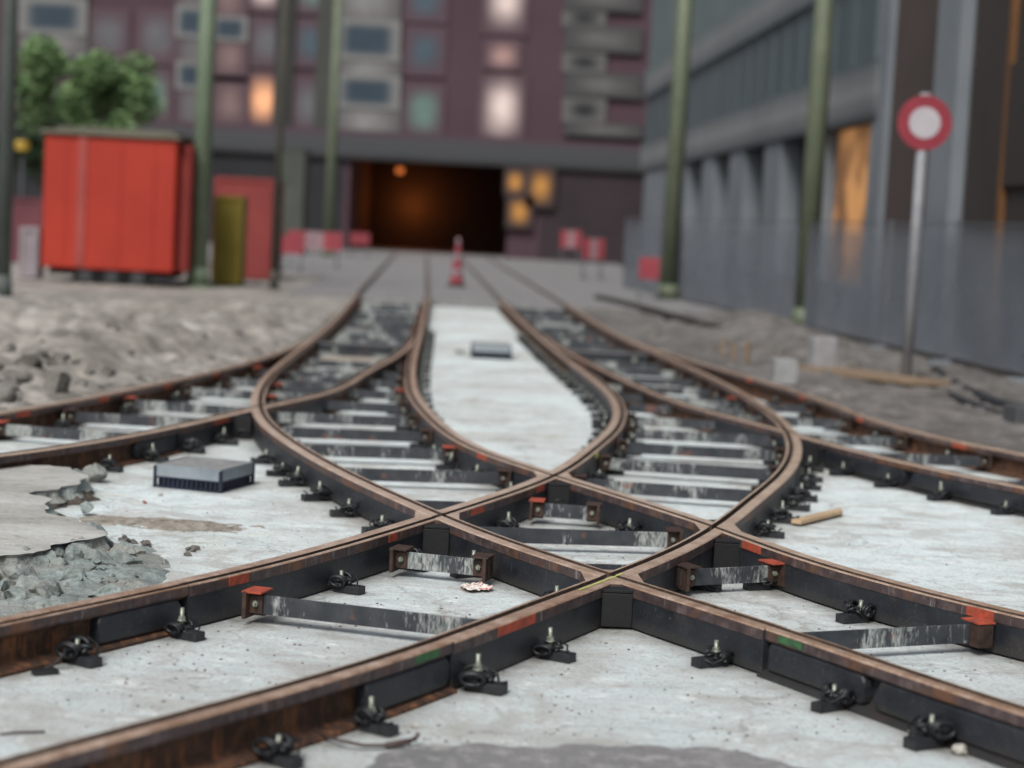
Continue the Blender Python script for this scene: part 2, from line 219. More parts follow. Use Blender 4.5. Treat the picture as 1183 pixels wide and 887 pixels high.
def mat_broken():
    a = NM('broken_concrete', 0.95)
    n1 = a.noise(7, 7, 0.7); n2 = a.noise(40, 5, 0.65)
    c = a.ramp(n1, [(0.25, (0.10, 0.12, 0.118)), (0.5, (0.27, 0.32, 0.31)), (0.75, (0.46, 0.53, 0.51))])
    c = a.mix(a.ramp(n2, [(0.5, 0.0), (0.7, 0.5)]), c, (0.12, 0.11, 0.10))
    ao = a.n('ShaderNodeAmbientOcclusion'); ao.samples = 6; ao.inputs['Distance'].default_value = .10  # shade in the crevices painted into the colour by occlusion
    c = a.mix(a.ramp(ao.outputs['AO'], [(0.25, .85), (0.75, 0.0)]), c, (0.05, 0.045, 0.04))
    c = a.mix(a.ramp(a.noise(2.2, 5, .7), [(0.45, 0.0), (0.62, 0.6)]), c, (0.36, 0.34, 0.30))
    a.color(c); a.bump(n2, 0.9, 0.02); return a.m
def mat_slabtop():
    a = NM('old_screed_top', 0.95)
    n1 = a.noise(1.6, 6, 0.6, a.coords((0.6, 1.5, 1), 'World')); n2 = a.noise(30, 5, 0.65)
    c = a.ramp(n1, [(0.3, (0.30, 0.295, 0.27)), (0.5, (0.46, 0.46, 0.43)), (0.72, (0.60, 0.61, 0.585))])
    c = a.mix(a.ramp(n2, [(0.55, 0.0), (0.75, 0.35)]), c, (0.2, 0.18, 0.15))
    c = a.mix(a.ramp(a.noise(6, 6, .75), [(0.52, 0.0), (0.64, 0.55)]), c, (0.27, 0.25, 0.215))
    a.color(c); a.bump(a.noise(8, 7, .7), 0.8, 0.03); return a.m
def mat_dirt(name='dirt', k=1.0, warm=1.0):
    a = NM(name, 0.97)
    n1 = a.noise(0.8, 7, 0.65); n2 = a.noise(7, 6, 0.7); n3 = a.vor(9)
    c = a.ramp(n1, [(0.3, (0.16 * k, 0.145 * k, 0.125 * k / warm)), (0.5, (0.30 * k, 0.28 * k, 0.25 * k / warm)), (0.70, (0.44 * k, 0.42 * k, 0.39 * k / warm))])
    c = a.mix(a.ramp(a.noise(2.6, 6, .7), [(0.40, 0.7), (0.54, 0.0)]), c, (0.11 * k, 0.10 * k, 0.09 * k))
    c = a.mix(a.ramp(n2, [(0.34, 0.6), (0.5, 0.0)]), c, (0.13 * k, 0.12 * k, 0.11 * k))
    a.color(c); a.bump(n2, 0.5, 0.03); return a.m
def mat_asphalt(name, k):
    a = NM(name, 0.9)
    n2 = a.noise(120, 4, 0.7); n1 = a.noise(1.3, 5)
    c = a.ramp(n1, [(0.3, (0.8 * k, 0.8 * k, 0.82 * k)), (0.7, (1.15 * k, 1.13 * k, 1.13 * k))])
    c = a.mix(a.ramp(n2, [(0.42, 0.6), (0.60, 0.0)]), c, (0.4 * k, 0.4 * k, 0.4 * k))
    c = a.mix(a.ramp(a.noise(9, 6, .75), [(0.50, 0.0), (0.64, 0.6)]), c, (1.7 * k, 1.65 * k, 1.6 * k))
    a.color(c); a.bump(n2, 0.4, 0.004); return a.m
def soft_panel(name, inner, outer, edge=0.5, emit=0.0, vgrad=None):
    """lens blur put into the colour: middle fades to wall colour at the rim"""
    a = NM(name, 0.6)
    sp = a.n('ShaderNodeSeparateXYZ'); a.l(a.co.outputs['Generated'], sp.inputs[0])
    def d(o):
        v = a.math('ABSOLUTE', a.math('SUBTRACT', o, 0.5))
        mr = a.n('ShaderNodeMapRange', interpolation_type='SMOOTHSTEP')
        a.l(v, mr.inputs[0]); mr.inputs[1].default_value = 0.5; mr.inputs[2].default_value = 0.5 - edge * 0.5
        return mr.outputs[0]
    f = a.math('MULTIPLY', d(sp.outputs[0]), d(sp.outputs[2]))
    n = a.noise(1.1, 3)
    inn = a.mix(a.ramp(n, [(0.35, 0.0), (0.65, 0.5)]), inner, tuple(x * 0.55 for x in inner))
    c = a.mix(f, outer, inn); a.color(c)
    if emit:
        a.l(a.mix(f, (0, 0, 0), inn), a.b.inputs['Emission Color']); a.b.inputs['Emission Strength'].default_value = emit
    return a.m

M['head'] = mat_head(); M['strip'] = mat_strip(); M['panel'] = mat_panel(); M['rust'] = mat_rust(); M['groove'] = mat_groove()
M['bar'] = mat_bar()
M['orange'] = mat_simple('orange_marking_paint', (0.20, 0.045, 0.028), (0.50, 0.085, 0.038), 24, 0.75)
M['green'] = mat_simple('green_marking_paint', (0.03, 0.06, 0.03), (0.05, 0.17, 0.06), 30, 0.7)
M['yellow'] = mat_simple('yellow_green_chalk', (0.45, 0.5, 0.12), (0.65, 0.72, 0.2), 60, 0.8)
M['bracket'] = mat_simple('brown_bracket_steel', (0.020, 0.013, 0.011), (0.085, 0.047, 0.033), 18, 0.7, 0.2)
M['rubber'] = mat_simple('black_rubber', (0.010, 0.011, 0.013), (0.028, 0.03, 0.034), 25, 0.55)
M['spring'] = mat_simple('black_spring_steel', (0.009, 0.010, 0.012), (0.03, 0.032, 0.036), 40, 0.42, 0.3)
M['zinc'] = mat_simple('galvanised_bolt', (0.14, 0.16, 0.13), (0.42, 0.45, 0.38), 90, 0.45, 0.5)
M['block'] = mat_simple('black_block', (0.004, 0.004, 0.005), (0.010, 0.010, 0.012), 30, 0.6)
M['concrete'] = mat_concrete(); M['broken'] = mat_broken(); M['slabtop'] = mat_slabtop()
M['dirt'] = mat_dirt('grey_dirt', 1.22); M['dirt2'] = mat_dirt('brown_dirt', 0.62, 1.08)
M['asphalt'] = mat_asphalt('asphalt_patch', 0.27); M['road'] = mat_asphalt('worn_road', 0.25)
M['sand'] = mat_simple('damp_sand', (0.17, 0.15, 0.125), (0.42, 0.385, 0.33), 14, 0.97, 0, 0.9, 40, 0.02)

M['dirt3'] = mat_dirt('brown_grey_dirt', .62, 0.96)
M['dgrit'] = mat_simple('dark_grit', (0.06, 0.05, 0.045), (0.25, 0.22, 0.19), 3, .95)
# ---------------------------------------------------------------- mesh helpers
def link(name, me, mats, parent=None, loc=None, smooth=False):
    o = bpy.data.objects.new(name, me); COL.objects.link(o)
    for mm in (mats if isinstance(mats, (list, tuple)) else [mats]): me.materials.append(mm)
    if parent is not None: o.parent = parent
    if loc is not None: o.location = loc
    if smooth:
        for p in me.polygons: p.use_smooth = True
    return o
def tag(o, label=None, cat=None, group=None, kind=None):
    if label: o['label'] = label
    if cat: o['category'] = cat
    if group: o['group'] = group
    if kind: o['kind'] = kind
    return o
def empty(name, loc, rz=0.0):
    o = bpy.data.objects.new(name, None); COL.objects.link(o); o.location = loc; o.rotation_euler = (0, 0, rz)
    o.empty_display_size = 0.1; return o
class MB:
    def __init__(s): s.b = bmesh.new()
    def box(s, c, size, rz=0.0, rx=0.0, mi=0, bev=0.0):
        mt = Matrix.Translation(c) @ Matrix.Rotation(rz, 4, 'Z') @ Matrix.Rotation(rx, 4, 'X') @ Matrix.Diagonal((size[0], size[1], size[2], 1))
        r = bmesh.ops.create_cube(s.b, size=1.0, matrix=mt)
        fs = set(f for v in r['verts'] for f in v.link_faces)
        for f in fs: f.material_index = mi
        if bev:
            es = list(set(e for v in r['verts'] for e in v.link_edges))
            bmesh.ops.bevel(s.b, geom=es, offset=bev, segments=2, affect='EDGES', profile=0.6)
        return s
    def cyl(s, p0, p1, r0, r1=None, n=12, mi=0, cap=True):
        p0 = Vector(p0); p1 = Vector(p1); r1 = r0 if r1 is None else r1
        q = (p1 - p0).to_track_quat('Z', 'Y').to_matrix()
        A = []; B = []
        for i in range(n):
            a = 2 * math.pi * i / n; d = q @ Vector((math.cos(a), math.sin(a), 0))
            A.append(s.b.verts.new(p0 + d * r0)); B.append(s.b.verts.new(p1 + d * r1))
        for i in range(n):
            f = s.b.faces.new((A[i], A[(i + 1) % n], B[(i + 1) % n], B[i])); f.material_index = mi; f.smooth = n > 8
        if cap:
            s.b.faces.new(A[::-1]).material_index = mi; s.b.faces.new(B).material_index = mi
        return s
    def tube(s, pts, r, n=8, mi=0, closed=False):
        pts = [Vector(p) for p in pts]; rings = []; N = len(pts)
        for i, p in enumerate(pts):
            a = pts[(i - 1) % N] if (closed or i) else p; c = pts[(i + 1) % N] if (closed or i < N - 1) else p
            t = (c - a).normalized(); q = t.to_track_quat('Z', 'Y').to_matrix()
            if rings:
                # keep rings aligned
                x = px_ - t * px_.dot(t)
                x = x.normalized() if x.length > 1e-6 else q.col[0]
            else: x = q.col[0].copy()
            y = t.cross(x); px_ = x
            rr = r(i / max(1, N - 1)) if callable(r) else r
            rings.append([s.b.verts.new(p + (x * math.cos(2 * math.pi * k / n) + y * math.sin(2 * math.pi * k / n)) * rr) for k in range(n)])
        R = range(N if closed else N - 1)
        for i in R:
            A, B = rings[i], rings[(i + 1) % N]
            for k in range(n):
                f = s.b.faces.new((A[k], A[(k + 1) % n], B[(k + 1) % n], B[k])); f.smooth = True; f.material_index = mi
        if not closed:
            s.b.faces.new(rings[0][::-1]); s.b.faces.new(rings[-1])
        return s
    def prism(s, pts, z0, z1, mi=0, mi_side=None):
        A = [s.b.verts.new((p[0], p[1], z0)) for p in pts]; B = [s.b.verts.new((p[0], p[1], z1)) for p in pts]
        n = len(pts)
        s.b.faces.new(A[::-1]).material_index = mi; s.b.faces.new(B).material_index = mi
        for i in range(n):
            s.b.faces.new((A[i], A[(i + 1) % n], B[(i + 1) % n], B[i])).material_index = mi if mi_side is None else mi_side
        return s
    def mesh(s, name='mesh'):
        bmesh.ops.recalc_face_normals(s.b, faces=s.b.faces)
        me = bpy.data.meshes.new(name); s.b.to_mesh(me); s.b.free(); return me
    def build(s, name, mats, parent=None, loc=None):
        return link(name, s.mesh(name), mats, parent, loc)

ORD = ['first', 'second', 'third', 'fourth', 'fifth', 'sixth', 'seventh', 'eighth', 'ninth', 'tenth', 'eleventh', 'twelfth', 'thirteenth', 'fourteenth', 'fifteenth', 'sixteenth', 'seventeenth', 'eighteenth', 'nineteenth', 'twentieth']
def ordn(i):
    if i < 20: return ORD[i]
    t = {2: 'twenty', 3: 'thirty', 4: 'forty', 5: 'fifty'}[(i + 1) // 10]; u = (i + 1) % 10
    return (t + '-' + ORD[u - 1]) if u else {30: 'thirtieth', 40: 'fortieth', 50: 'fiftieth'}[i + 1]

# ---------------------------------------------------------------- rails
def catmull(P, step):
    P = [Vector((p[0], p[1])) for p in P]; out = []
    for i in range(len(P) - 1):
        p0 = P[max(0, i - 1)]; p1 = P[i]; p2 = P[i + 1]; p3 = P[min(len(P) - 1, i + 2)]
        n = max(1, int(round((p2 - p1).length / step)))
        for k in range(n):
            t = k / n
            out.append(0.5 * ((2 * p1) + (p2 - p0) * t + (2 * p0 - 5 * p1 + 4 * p2 - p3) * t * t + (3 * p1 - p0 - 3 * p2 + p3) * t ** 3))
    out.append(P[-1]); return out
PATH = {}
FAR = {'Bo': 51, 'Bi': 52, 'Ai': 52, 'Ao': 52}
for k, P in RAILS.items():
    if k in FAR:
        P = [p for p in P if p[1] < FAR[k]]
        q = [p for p in P if p[1] < 44][0]; s_ = -.050          # straight on towards the passage
        P = [(q[0] + (yy - q[1]) * s_, yy) for yy in (96, 86, 76, 66, 58, 52, 48)] + [p for p in P if p[1] < 44]
    PATH[k] = catmull(P, 0.17)
GS = {'Bo': 1, 'Bi': -1, 'Ai': 1, 'Ao': -1, 'Co': 1, 'Ci': -1, 'Di': 1, 'Do': -1}
ZO = {'Bo': 0.0, 'Bi': 0.0, 'Ai': -0.0015, 'Ao': -0.0015, 'Co': -0.004, 'Ci': -0.004, 'Di': -0.004, 'Do': -0.004}
def frames(pts):
    out = []
    for i, p in enumerate(pts):
        t = (pts[min(i + 1, len(pts) - 1)] - pts[max(i - 1, 0)]).normalized()
        out.append((p, Vector((-t.y, t.x))))
    return out
FR = {k: frames(v) for k, v in PATH.items()}
def cut_range(k, ya, yb):
    """frames of rail k from y=ya (far) down to y=yb (near), ends interpolated exactly"""
    fr = FR[k]; out = []
    for i in range(len(fr) - 1):
        (p, n), (q, m_) = fr[i], fr[i + 1]
        if p.y <= ya and p.y >= yb: out.append((p, n))
        for yy in (ya, yb):
            if p.y > yy > q.y:
                t = (p.y - yy) / (p.y - q.y); out.append((p.lerp(q, t), n.lerp(m_, t).normalized()))
    if fr[-1][0].y >= yb: out.append(fr[-1])
    seen = []; 
    for a in out:
        if not seen or (a[0] - seen[-1][0]).length > 0.01: seen.append(a)
    return seen
# profiles: (u, z, material of the edge that starts here)   0 head 1 strip 2 panel 3 groove 4 rust
P_RAIL = [(-.09, .0, 4), (.09, .0, 4), (.09, .012, 4), (.014, .03, 4), (.008, .05, 4), (.008, .118, 4), (.052, .138, 1), (.059, .148, 1), (.059, .180, 0),
          (.056, .184, 0), (.046, .184, 3), (.042, .148, 3), (.010, .145, 3), (.006, .182, 0), (.001, .185, 0), (-.050, .186, 0), (-.056, .180, 1), (-.056, .146, 1),
          (-.050, .138, 4), (-.008, .122, 4), (-.008, .05, 4), (-.014, .03, 4), (-.09, .012, 4)]
P_SOLID = [(-.062, .010, 2), (.062, .010, 2), (.062, .136, 1), (.066, .140, 1), (.066, .180, 0), (.062, .1845, 0), (.046, .1845, 3), (.042, .146, 3), (.010, .146, 3), (.006, .1845, 0), (0, .185, 0),
           (-.060, .185, 0), (-.066, .180, 1), (-.066, .140, 1), (-.062, .136, 2)]
def sweep(fr, prof, gs=1, zo=0.0, cap=True, taper=None):
    b = bmesh.new(); rings = []
    for j, (p, n) in enumerate(fr):
        k = 1.0 if taper is None else taper(j / (len(fr) - 1))
        rings.append([b.verts.new((p.x + n.x * u * gs, p.y + n.y * u * gs, (z * k if taper else z) + zo)) for (u, z, *_) in prof])
    N = len(prof)
    for A, B in zip(rings, rings[1:]):
        for i in range(N):
            f = b.faces.new((A[i], A[(i + 1) % N], B[(i + 1) % N], B[i])); f.material_index = prof[i][2] if len(prof[i]) > 2 else 0
    if cap:
        b.faces.new(rings[0][::-1]).material_index = prof[0][2] if len(prof[0]) > 2 else 0
        b.faces.new(rings[-1]).material_index = prof[0][2] if len(prof[0]) > 2 else 0
    bmesh.ops.recalc_face_normals(b, faces=b.faces)
    me = bpy.data.meshes.new('sweep'); b.to_mesh(me); b.free(); return me
M['dullrail'] = mat_simple('dull_far_rail', (0.10, 0.085, 0.08), (0.19, 0.16, 0.15), 4, .8)
RM = [M['head'], M['strip'], M['panel'], M['groove'], M['rust']]
RMD = [M['head'], M['strip'], M['panel'], M['groove'], M['panel']]
CUT = {}
def cutter(k):
    if k not in CUT:
        me = sweep(FR[k], [(.0055, .1462, 3), (.0465, .1462, 3), (.0465, .30, 3), (.0055, .30, 3)], GS[k])
        for mm in RM: me.materials.append(mm)
        CUT[k] = bpy.data.objects.new('cutter', me); COL.objects.link(CUT[k])
    return CUT[k]
def carve(o, others):
    for q in others:
        md = o.modifiers.new('cut', 'BOOLEAN'); md.operation = 'DIFFERENCE'; md.solver = 'EXACT'; md.object = cutter(q)
    bpy.context.view_layer.update()
    me = bpy.data.meshes.new_from_object(o.evaluated_get(bpy.context.evaluated_depsgraph_get()))
    o.modifiers.clear(); o.data = me
OTHER = {'Bo': ['Ai', 'Ao', 'Ci'], 'Bi': ['Ai', 'Ao', 'Ci'], 'Ai': ['Bo', 'Bi', 'Di'], 'Ao': ['Bo', 'Bi', 'Di'],
         'Co': ['Bo'], 'Ci': ['Bo', 'Bi'], 'Di': ['Ai', 'Ao'], 'Do': ['Ao']}
# segments per rail: (kind, y_far, y_near)
SEG = {
 'Bo': [('far', 120, 43.05), ('rail', 43.05, 18.6), ('solid', 18.6, 8.30), ('dark', 8.30, 0)],
 'Bi': [('far', 120, 43.05), ('rail', 43.05, 20.5), ('solid', 20.5, 0)],
 'Ai': [('far', 120, 43.05), ('rail', 43.05, 24.2), ('solid', 24.2, 8.62), ('rail', 8.62, 0)],
 'Ao': [('far', 120, 43.05), ('rail', 43.05, 18.6), ('solid', 18.6, 7.72), ('rail', 7.72, 0)],
 'Co': [('rail', 120, 0)],
 'Ci': [('rail', 120, 18.2), ('solid', 18.2, 14.9), ('rail', 14.9, 0)],
 'Di': [('rail', 120, 18.4), ('solid', 18.4, 16.2), ('dark', 16.2, 0)],
 'Do': [('rail', 120, 0)],
}
RL = {
 'Bo': 'long curved rail from the far left track to the lower right, with black near end',
 'Bi': 'solid grooved rail bordering the left edge of the pale island and reaching the right edge',
 'Ai': 'solid grooved rail curling round the right end of the pale island towards the lower left',
 'Ao': 'nearest grooved rail, rusty brown in the bottom left corner and bulging right further back',
 'Co': 'brown branch rail beside the grey dirt bank at the left edge',
 'Ci': 'branch rail ending behind the metal drain box at the left, crossing the left curve',
 'Di': 'black branch rail at the right edge that crosses the right curve',
 'Do': 'purplish brown branch rail along the dirt at the right edge',
}
ROOT = {}
for k in PATH:
    root = empty('grooved_rail', (FR[k][-1][0].x, FR[k][-1][0].y, 0)); tag(root, RL[k], 'rail', 'grooved tram rails'); ROOT[k] = root; root.scale = (1, 1, TOP / .185)
    for kind, ya, yb in SEG[k]:
        fr = cut_range(k, ya, yb)
        me = sweep(fr, P_SOLID if kind == 'solid' else P_RAIL, GS[k], ZO[k])
        o = bpy.data.objects.new({'solid': 'encased_section', 'rail': 'bare_section', 'dark': 'painted_section', 'far': 'embedded_section'}[kind], me); COL.objects.link(o)
        for mm in {'dark': RMD, 'far': [M['dullrail']] * 5}.get(kind, RM): me.materials.append(mm)
        ymin, ymax = fr[-1][0].y, fr[0][0].y
        carve(o, [q for q in OTHER[k]])
        o.parent = root; o.matrix_parent_inverse = Matrix.Translation(-Vector(root.location))
def patch(k, side, ya, yb, z0, z1, mat, off, name='paint_mark'):
    """thin painted strip on one side of a rail; side +1 / -1 in the rail's own left-hand sense"""
    fr = cut_range(k, ya, yb)
    me = sweep(fr, [(off - .004, z0, 0), (off, z0, 0), (off, z1, 0), (off - .004, z1, 0)], side, ZO[k])
    o = link(name, me, mat); o.parent = ROOT[k]; o.matrix_parent_inverse = Matrix.Translation(-Vector(ROOT[k].location)); return o
def pad(k, side, ya, yb):
    """moulded filler block that sits in the web"""
    fr = cut_range(k, ya, yb); L = (fr[0][0] - fr[-1][0]).length
    # resample finely so that the ends can be rounded
    pts = []; n = 16
    for i in range(n + 1):
        s = i / n; s = 0.5 - 0.5 * math.cos(math.pi * s)
        x = s * (len(fr) - 1); j = min(int(x), len(fr) - 2); t = x - j
        pts.append((fr[j][0].lerp(fr[j + 1][0], t), fr[j][1].lerp(fr[j + 1][1], t).normalized(), s))
    b = bmesh.new(); rings = []
    for p, nn, s in pts:
        d = min(s, 1 - s) * L; e = min(1.0, d / 0.035); e = math.sqrt(max(0, 1 - (1 - e) ** 2)); e = 0.35 + 0.65 * e
        zc = 0.078; hh = 0.055 * e
        prof = [(.010, zc - hh), (.052, zc - hh), (.060, zc - hh + .01), (.058, zc + hh - .008), (.050, zc + hh), (.010, zc + hh)]
        rings.append([b.verts.new((p.x + nn.x * u * side, p.y + nn.y * u * side, z)) for u, z in prof])
    for A, B in zip(rings, rings[1:]):
        for i in range(6): b.faces.new((A[i], A[(i + 1) % 6], B[(i + 1) % 6], B[i]))
    b.faces.new(rings[0][::-1]); b.faces.new(rings[-1]); bmesh.ops.recalc_face_normals(b, faces=b.faces)
    me = bpy.data.meshes.new('pad'); b.to_mesh(me); b.free()
    o = link('filler_pad', me, M['panel']); o.parent = ROOT[k]; o.matrix_parent_inverse = Matrix.Translation(-Vector(ROOT[k].location))
pad('Ao', 1, 7.70, 7.16); pad('Ai', 1, 8.58, 8.10); pad('Bo', -1, 8.27, 7.72); pad('Bo', -1, 7.66, 5.2)
pad('Ci', 1, 14.85, 14.2); pad('Di', -1, 16.15, 15.0); pad('Di', -1, 14.9, 13.4)
# painted marks
patch('Ao', 1, 8.42, 8.08, .142, .180, M['orange'], .068)
patch('Ao', 1, 7.62, 7.46, .150, .178, M['green'], .0585)
patch('Bo', -1, 8.22, 8.08, .150, .178, M['green'], .0615)
patch('Ai', 1, 9.02, 8.88, .142, .181, M['orange'], .068)
patch('Ai', 1, 10.42, 10.32, .142, .181, M['orange'], .068)
patch('Ai', 1, 11.62, 11.42, .142, .178, M['orange'], .068)
patch('Ai', 1, 12.72, 12.56, .142, .181, M['orange'], .068)
patch('Ai', 1, 14.75, 14.62, .142, .178, M['yellow'], .068)
patch('Bi', -1, 10.75, 10.55, .142, .181, M['orange'], .068)
patch('Bi', -1, 9.13, 9.0, .142, .181, M['orange'], .068)
patch('Ci', 1, 15.9, 15.6, .142, .178, M['orange'], .068)
patch('Bi', -1, 14.3, 14.1, .142, .178, M['orange'], .068)
for y in (15.6, 17.1, 18.7, 20.2, 22.0): patch('Co', 1, y, y - .22, .140, .182, M['orange'], .0615)
for y in (16.9, 18.9, 21.2, 23.3): patch('Do', -1, y, y - .2, .142, .180, M['orange'], .0615)
# chalk line on the nearest crossing
fr = cut_range('Ao', 9.45, 8.95)
link('chalk_mark', sweep(fr, [(.012, .1858, 0), (.022, .1858, 0), (.022, .1866, 0), (.012, .1866, 0)], 1, 0), M['yellow'], None).parent = ROOT['Ao']
o = COL.objects[-1]
for o in list(COL.objects):
    if o.name.startswith('chalk_mark'): o.matrix_parent_inverse = Matrix.Translation(-Vector(ROOT['Ao'].location))

# crossings: a gusset plate (groove carved through) and the black filler block in the near corner
def isect(a, b):
    A, B = PATH[a], PATH[b]; best = (9, None, None, None)
    for i in range(len(A) - 1):
        for j in range(len(B) - 1):
            d = ((A[i] + A[i + 1]) / 2 - (B[j] + B[j + 1]) / 2).length
            if d < best[0]: best = (d, i, j, None)
    i, j = best[1], best[2]
    from mathutils.geometry import intersect_line_line_2d
    from mathutils import geometry
    p = geometry.intersect_line_line(A[i].to_3d(), A[i + 1].to_3d(), B[j].to_3d(), B[j + 1].to_3d())[0]
    return Vector((p.x, p.y)), (A[i] - A[i + 1]).normalized(), (B[j] - B[j + 1]).normalized()
for a, b, own in (('Ao', 'Bo', 'Ao'), ('Ai', 'Bo', 'Ai'), ('Ai', 'Bi', 'Ai'), ('Ao', 'Bi', 'Ao'), ('Ci', 'Bo', 'Ci'), ('Di', 'Ao', 'Di')):
    c, ta, tb = isect(a, b)
    if ta.dot(tb) < 0 and False: tb = -tb
    dirs = sorted([ta, -ta, tb, -tb], key=lambda v: math.atan2(v.y, v.x))
    R1, W = .19, .062; poly = []
    for i, d in enumerate(dirs):
        n = Vector((-d.y, d.x)); poly += [c + d * R1 - n * W, c + d * R1 + n * W]
    mb = MB(); mb.prism([(p.x, p.y) for p in poly], .02, .1835 + min(ZO[a], ZO[b]) - .0005, 0, 1)
    o = mb.build('crossing_gusset', RM); carve(o, [a, b])
    o.parent = ROOT[own]; o.matrix_parent_inverse = Matrix.Translation(-Vector(ROOT[own].location))
    # near-side V: the two arms that point towards -y
    arms = sorted(dirs, key=lambda v: v.y)[:2]
    bis = (arms[0] + arms[1]).normalized(); ang = math.atan2(bis.y, bis.x) + math.pi / 2
    half = math.acos(max(-1, min(1, arms[0].dot(bis))))
    dist = .155 / 2 / math.tan(half) + .066 / math.sin(half)
    fc = c + bis * dist
    mb = MB(); mb.box((fc.x - bis.x * .05, fc.y - bis.y * .05, .084), (.152, .10, .146), ang, 0, 0, .004)
    mb.box((fc.x - bis.x * .047, fc.y - bis.y * .047, .166), (.146, .10, .012), ang, 0, 0, .002)
    o = mb.build('corner_block', M['block']); o.parent = ROOT[own]; o.matrix_parent_inverse = Matrix.Translation(-Vector(ROOT[own].location))
for o in CUT.values(): bpy.data.objects.remove(o)

# ---------------------------------------------------------------- tie bars
def near_on(k, p):
    best = min(FR[k], key=lambda f: (f[0] - p).length); return best
def tie_bar(p0, p1, label, group, br=(1, 1), paint=(0, 0), z0=.045, z1=.125, detail=True, wide=None):
    p0 = Vector(p0); p1 = Vector(p1); d = (p1 - p0); L = d.length; d.normalize(); rz = math.atan2(d.y, d.x)
    root = empty('tie_bar', (p0.x, p0.y, 0), rz); root.scale = (1, 1, 1.14); tag(root, label, 'tie bar', group)
    mb = MB(); mb.box((L / 2, 0, (z0 + z1) / 2), (L, wide or .014, z1 - z0), 0, 0, 0, .002 if detail else 0); mb.build('flat_bar', M['bar'], root)
    for e in (0, 1):
        if not br[e]: continue
        s = 1 if e == 0 else -1; x = e * L
        mb = MB()
        mb.box((x + s * .045, .042, .085), (.088, .07, .10), 0, 0, 0, .004)
        mb.box((x + s * .012, 0, .085), (.02, .13, .115), 0, 0, 0, .003)
        mb.box((x + s * .05, -.013, .085), (.075, .012, .075), 0, 0, 0, .002)
        b = mb.build('bracket', M['bracket'], root)
        mb = MB(); mb.box((x + s * .045, .012, .140), (.10, .14, .008), 0, 0, 0, .002); mb.build('top_flange', M['orange'] if paint[e] else M['bracket'], b)
        if detail:
            mb = MB(); mb.cyl((x + s * .055, -.018, .09), (x + s * .055, -.034, .09), .014, n=6); mb.cyl((x + s * .055, -.03, .09), (x + s * .055, -.045, .09), .007, n=8)
            mb.build('bolt', M['zinc'], b)
    return root
G1 = 'flat tie bars in the front crossing'
tie_bar((-1.20, 8.81), (-.02, 8.46), 'long white-dripped tie bar at the lower left of the crossing, orange flange on its left', G1, (1, 0), (1, 0))
tie_bar((-.60, 10.17), (-.07, 10.02), 'short blue-black tie bar just below the left corner of the crossing', G1, (1, 1), (0, 0))
tie_bar((2.34, 9.0), (1.37, 8.56), 'white-streaked tie bar in the lower right corner of the crossing with orange bracket', G1, (1, 0), (1, 0))
tie_bar((.96, 10.04), (1.54, 10.34), 'short grey tie bar just below the right corner of the crossing', G1, (1, 1), (0, 1))
tie_bar((-.26, 11.11), (1.07, 11.29), 'long drip-stained tie bar across the middle of the central diamond', G1, (0, 1), (0, 0))
tie_bar((.16, 12.23), (.62, 12.18), 'short spattered tie bar near the top of the central diamond', G1, (1, 1), (1, 0))
tie_bar((.42, 10.06), (.68, 10.10), 'tiny dark tie bar in the near tip of the central diamond', G1, (0, 0), (0, 0))
def ties(kl, kr, ys, where, group, wides=(), brl=True, skip=None):
    for i, y in enumerate(ys):
        a, na = min(FR[kl], key=lambda f: abs(f[0].y - y))
        b, nb = near_on(kr, a)
        d = (b - a); L = d.length
        if L < .3: continue
        # roughly square to the track but kept closer to straight across, as laid
        b2, _ = min(FR[kr], key=lambda f: abs(f[0].y - (y * .55 + b.y * .45)))
        d = (b2 - a).normalized()
        w_ = i in wides
        tie_bar(a + d * .066, b2 - d * .066, '%s tie bar from the front %s' % (ordn(i), where), group, (1, 1), (random.random() < .12, random.random() < .12),
                .045, .125, detail=y < 20)
# left loop: between Bo and Bi
tie_bar((-.66, 12.05), (-.20, 12.12), 'short dark tie bar in the near tip of the left loop', 'flat tie bars of the left loop', (0, 0))
ties('Bo', 'Bi', [13.45, 14.72, 15.9, 17.05, 18.3, 19.6, 20.9, 22.2, 23.5, 24.8], 'spanning the left loop', 'flat tie bars of the left loop')
ties('Bo', 'Bi', [27.9, 29.2, 30.5, 31.8, 33.1, 34.4, 36, 38, 40], 'behind the wide cover beam of the far left track', 'flat tie bars of the far left track')
tie_bar((1.03, 11.76), (1.5, 11.95), 'short dark tie bar in the near tip of the right loop', 'flat tie bars of the right loop', (0, 0))
ties('Ai', 'Ao', [13.55, 14.9, 16.05, 17.2, 18.4, 19.6, 20.8, 22.0, 23.3, 24.6, 25.9], 'spanning the right loop', 'flat tie bars of the right loop')
ties('Ai', 'Ao', [29.0, 30.3, 31.6, 32.9, 34.2, 35.5, 37, 39, 41], 'behind the wide cover beam of the far right track', 'flat tie bars of the far right track')
ties('Co', 'Ci', [15.0, 16.2, 17.5, 18.9, 20.3, 21.7], 'on the left branch track', 'flat tie bars of the left branch')
ties('Di', 'Do', [14.7, 16.1, 17.5, 19.0, 20.5], 'on the right branch track', 'flat tie bars of the right branch')
